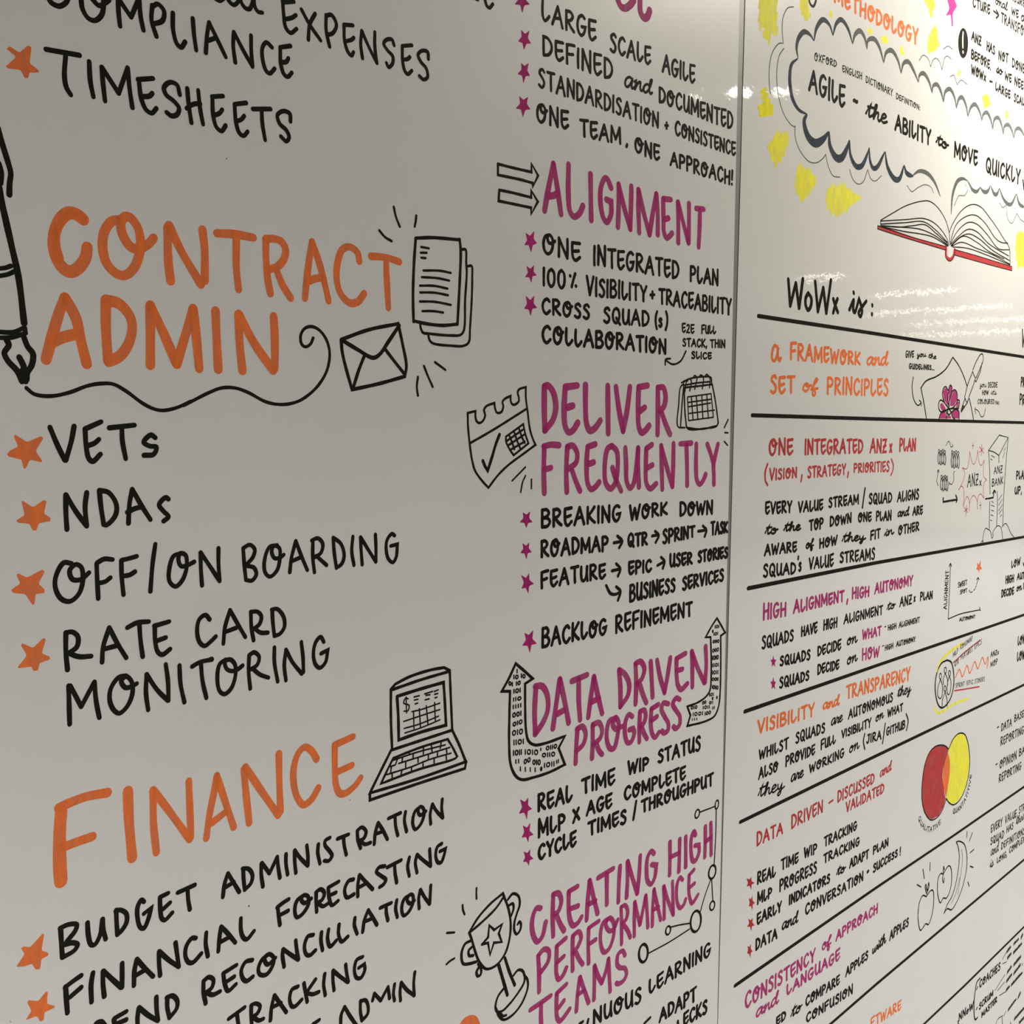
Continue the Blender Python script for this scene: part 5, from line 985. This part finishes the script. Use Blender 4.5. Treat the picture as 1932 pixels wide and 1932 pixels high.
lettering(RIGHT, BK + 'EARLY INDICATORS to ADAPT PLAN', 'K', R9, [("EARLY", 475, 918, 740, 772, 135, 118), ("INDICATORS", 808, 715, 1242, 472, 118, 112), ("to", 1300, 410, 1398, 365, 115), ("ADAPT", 1436, 330, 1642, 222, 110, 105), ("PLAN", 1680, 188, 1846, 92, 95)], mm=4.0)
lettering(RIGHT, BK + 'DATA and CONVERSATION = SUCCESS!', 'K', R9, [("DATA", 462, 1182, 696, 1050, 130, 122), ("and", 730, 980, 908, 885, 140), ("CONVERSATION", 976, 818, 1586, 452, 122, 108), ("=", 1620, 398, 1642, 382, 70), ("SUCCESS", 1680, 378, 1942, 200, 105, 85), ("!", 1958, 195, 1972, 188, 100)], mm=4.0)
stars('red', 'R', R9, [('REAL TIME WIP TRACKING', 412, 470, 44, 74, -.3), ('MLP PROGRESS TRACKING', 425, 675, 36, 82, -.3), ('EARLY INDICATORS', 420, 895, 42, 76, -.1), ('DATA and CONVERSATION', 408, 1170, 34, 78, -.2)], RIGHT)
vk = Ink(); vk.fill(R8, "840,595 920,610 950,660 905,790 880,900 870,1000 890,1180 910,1290 880,1400 820,1510 730,1560 680,1530 630,1440 605,1280 610,1050 640,850 700,690 770,610", True)
vn = vk.done('venn_drawing', 'R', RIGHT, 'red and yellow overlapping ovals drawn side by side')
k = Ink(); k.fill(R8, "1110,440 1160,460 1200,580 1220,780 1210,950 1170,1140 1100,1290 1020,1360 960,1340 915,1280 945,1130 965,950 965,780 950,650 1000,530 1060,460"); k.done('yellow_oval', 'Y', vn, 'yellow oval')
k = Ink(); k.fill(R8, "940,680 968,800 965,960 940,1150 915,1275 885,1150 875,980 890,820"); k.done('orange_overlap', 'O', vn, 'orange overlap')
k = Ink(0.00014); k.trace(R8, "945,640 910,605 840,592 770,615 700,690 640,850 610,1050 602,1280 630,1440 680,1535 730,1568 820,1515 880,1410 915,1300|952,640 1000,530 1060,455 1110,435 1165,460 1205,580 1225,780 1214,950 1172,1140 1102,1295 1020,1368 960,1345 915,1285", 2.8); k.done('oval_outline', 'K', vn, 'black outlines')
k = Ink(); k.path_word(R8, "QUALITATIVE", "555,1560 600,1660 680,1720 760,1700 845,1620", 9.5, 1.8); k.path_word(R8, "QUANTATITIVE", "1005,1490 1095,1440 1175,1310 1225,1150 1252,980", 10, 1.8); k.done('lettering', 'K', vn)
lettering(RIGHT, 'black letters cut by the edge of the photo, beside the ovals', 'K', R8, [("-", 1576, 405, 1606, 390, 80), ("DATA", 1630, 422, 1772, 350, 110), ("BASED", 1800, 302, 1962, 215, 100), ("REPORTING", 1622, 612, 1928, 445, 118, 108), ("-", 1558, 885, 1588, 870, 80), ("OPINION", 1610, 908, 1835, 782, 115), ("BA", 1862, 748, 1940, 700, 102), ("REPORTING", 1600, 1092, 1896, 912, 115, 108)], mm=3.2)
lettering(RIGHT, 'black letters cut by the edge of the photo, above the drawn banana', 'K', R8, [("EVERY", 1495, 1748, 1650, 1645, 112), ("VALUE", 1680, 1622, 1836, 1532, 110), ("STR", 1860, 1492, 1945, 1440, 100), ("SQUAD", 1490, 1902, 1672, 1800, 105), ("HAS", 1700, 1748, 1792, 1682, 95), ("their", 1822, 1642, 1940, 1560, 120), ("and", 1490, 2052, 1600, 1975, 140), ("DEFINITIONS", 1630, 1962, 1945, 1752, 98), ("is", 1480, 2202, 1532, 2170, 125), ("LONG,", 1575, 2142, 1712, 2045, 86), ("COMPLEX", 1735, 2012, 1940, 1855, 88)], mm=3.0)

# consistency
lettering(RIGHT, 'magenta heading, CONSISTENCY of APPROACH and LANGUAGE', 'M', R9, [("CONSISTENCY", 350, 1795, 1088, 1285, 180, 142), ("of", 1145, 1185, 1250, 1132, 145), ("APPROACH", 1295, 1088, 1736, 785, 118, 112), ("and", 458, 1895, 706, 1722, 160, 150), ("LANGUAGE", 782, 1652, 1346, 1268, 128, 130)], mm=4.6, name='heading_lettering')
lettering(RIGHT, BK + 'to COMPARE APPLES with APPLES', 'K', R9, [("ED", 676, 1962, 786, 1890, 105), ("to", 825, 1885, 945, 1795, 130), ("COMPARE", 980, 1762, 1342, 1522, 118, 108), ("APPLES", 1396, 1458, 1636, 1262, 108, 100), ("with", 1668, 1232, 1818, 1095, 120), ("APPLES", 1852, 1080, 2056, 918, 110, 98)], mm=4.0)
lettering(RIGHT, BK + 'CONFUSION', 'K', R9, [("CONFUSION", 986, 1935, 1478, 1622, 108, 110)], mm=4.0)
lettering(RIGHT, 'orange heading ending in FTWARE, cut by the bottom of the photo', 'O', R9, [("FTWARE", 1655, 1990, 1978, 1785, 118, 110)], mm=4.2, name='heading_lettering')
drawing(RIGHT, 'apple_drawing', 'black outline of the larger drawn apple with a leaf', 'K', R10, "660,770 610,760 570,850 552,1000 560,1130 585,1210 620,1170 650,1125 690,1130 730,1020 755,860 750,700 720,690 660,770|665,740 645,640 652,610 672,690 690,590 695,640 665,735", 3.0)
drawing(RIGHT, 'apple_drawing', 'black outline of the smaller drawn apple beside the banana', 'K', R10, "880,480 850,470 815,530 805,680 820,800 845,850 880,790 920,790 960,720 990,560 980,400 950,370 900,440 880,480! 872,540 885,590 895,530|880,480 885,380 895,420", 3.0)
bn = drawing(RIGHT, 'banana_drawing', 'black outline of a tall curved banana', 'K', R10, "1050,60! 1070,110 1090,250 1060,520 1000,750 930,880 890,990! 930,930 990,940 1050,850 1130,650 1180,430 1190,260 1160,100 1120,60 1070,50 1050,60!", 3.0)
k = Ink(); k.trace(R10, "1120,155 1130,300 1090,600 1070,750|1095,520 1040,740 985,860", 1.6); k.done('banana_ridge', 'K', bn)
drawing(RIGHT, 'motion_marks', 'short black dashes around the drawn apples and banana', 'K', R10, "540,615 590,645|615,415 635,535|710,325 705,435|1230,200 1280,155|1230,375 1270,390|1200,580 1218,635|1190,-75 1186,0|1260,-60 1220,45", 2.8)
lettering(RIGHT, BK + 'COACHES', 'K', R11, [("COACHES", 1112, 1295, 1500, 952, 150, 160)], "1068,1300 1085,1255|1130,1095 1070,1180 1040,1350 1020,1550 1030,1820 1050,1850 1085,1815", mm=4.2)
lettering(RIGHT, BK + 'SCRUM MASTER', 'K', R11, [("SCRUM", 1105, 1695, 1370, 1422, 135, 120), ("MASTER", 1150, 1838, 1442, 1535, 120, 122)], "1062,1670 1078,1630", mm=4.0)
lettering(RIGHT, BK + 'NNoW', 'K', R11, [("NNoW", 735, 1900, 1012, 1655, 150, 150)], "730,1880 735,1960", mm=4.0)
# tiny unreadable notes at the corner
k = Ink()
for x0, y0, x1, y1, h in ((1620, 640, 1690, 540, 45), (1740, 500, 1835, 395, 45), (1875, 390, 1910, 310, 50), (1625, 760, 1700, 660, 45), (1735, 660, 1890, 480, 45), (1622, 1020, 1705, 900, 48), (1740, 880, 1875, 720, 48), (1610, 1180, 1710, 1040, 48), (1740, 1040, 1868, 870, 50), (1605, 1340, 1668, 1260, 45), (1695, 1245, 1900, 1010, 42), (1820, 1480, 1870, 1370, 40), (1640, 1700, 1790, 1490, 40), (1750, 1870, 1932, 1660, 45), (1840, 1940, 1935, 1830, 50)):
    n = max(4, int(abs(x1 - x0) / 14)); pts = []
    for i in range(n * 2 + 1):
        t = i / (n * 2)
        pts.append(R11(x0 + (x1 - x0) * t, y0 + (y1 - y0) * t - (h if i % 2 else 0) * rnd.uniform(.7, 1.05)))
    k.stroke(smooth(pts, [False] * len(pts), 4), 0.0030)
k.trace(R11, "1540,750 1620,600|1540,835 1610,800|1400,1325 1490,1180 1580,1040|1450,1325 1580,1165|1480,1415 1600,1340|1895,830 1905,865|1410,1950 1450,1850 1540,1780|1530,1800 1540,1940|1560,1790 1600,1700|1680,1900 1700,1950", 2.2)
k.done('scribbled_notes', 'k', RIGHT, 'rows of tiny scribbled black notes at the lower corner', 'stuff')
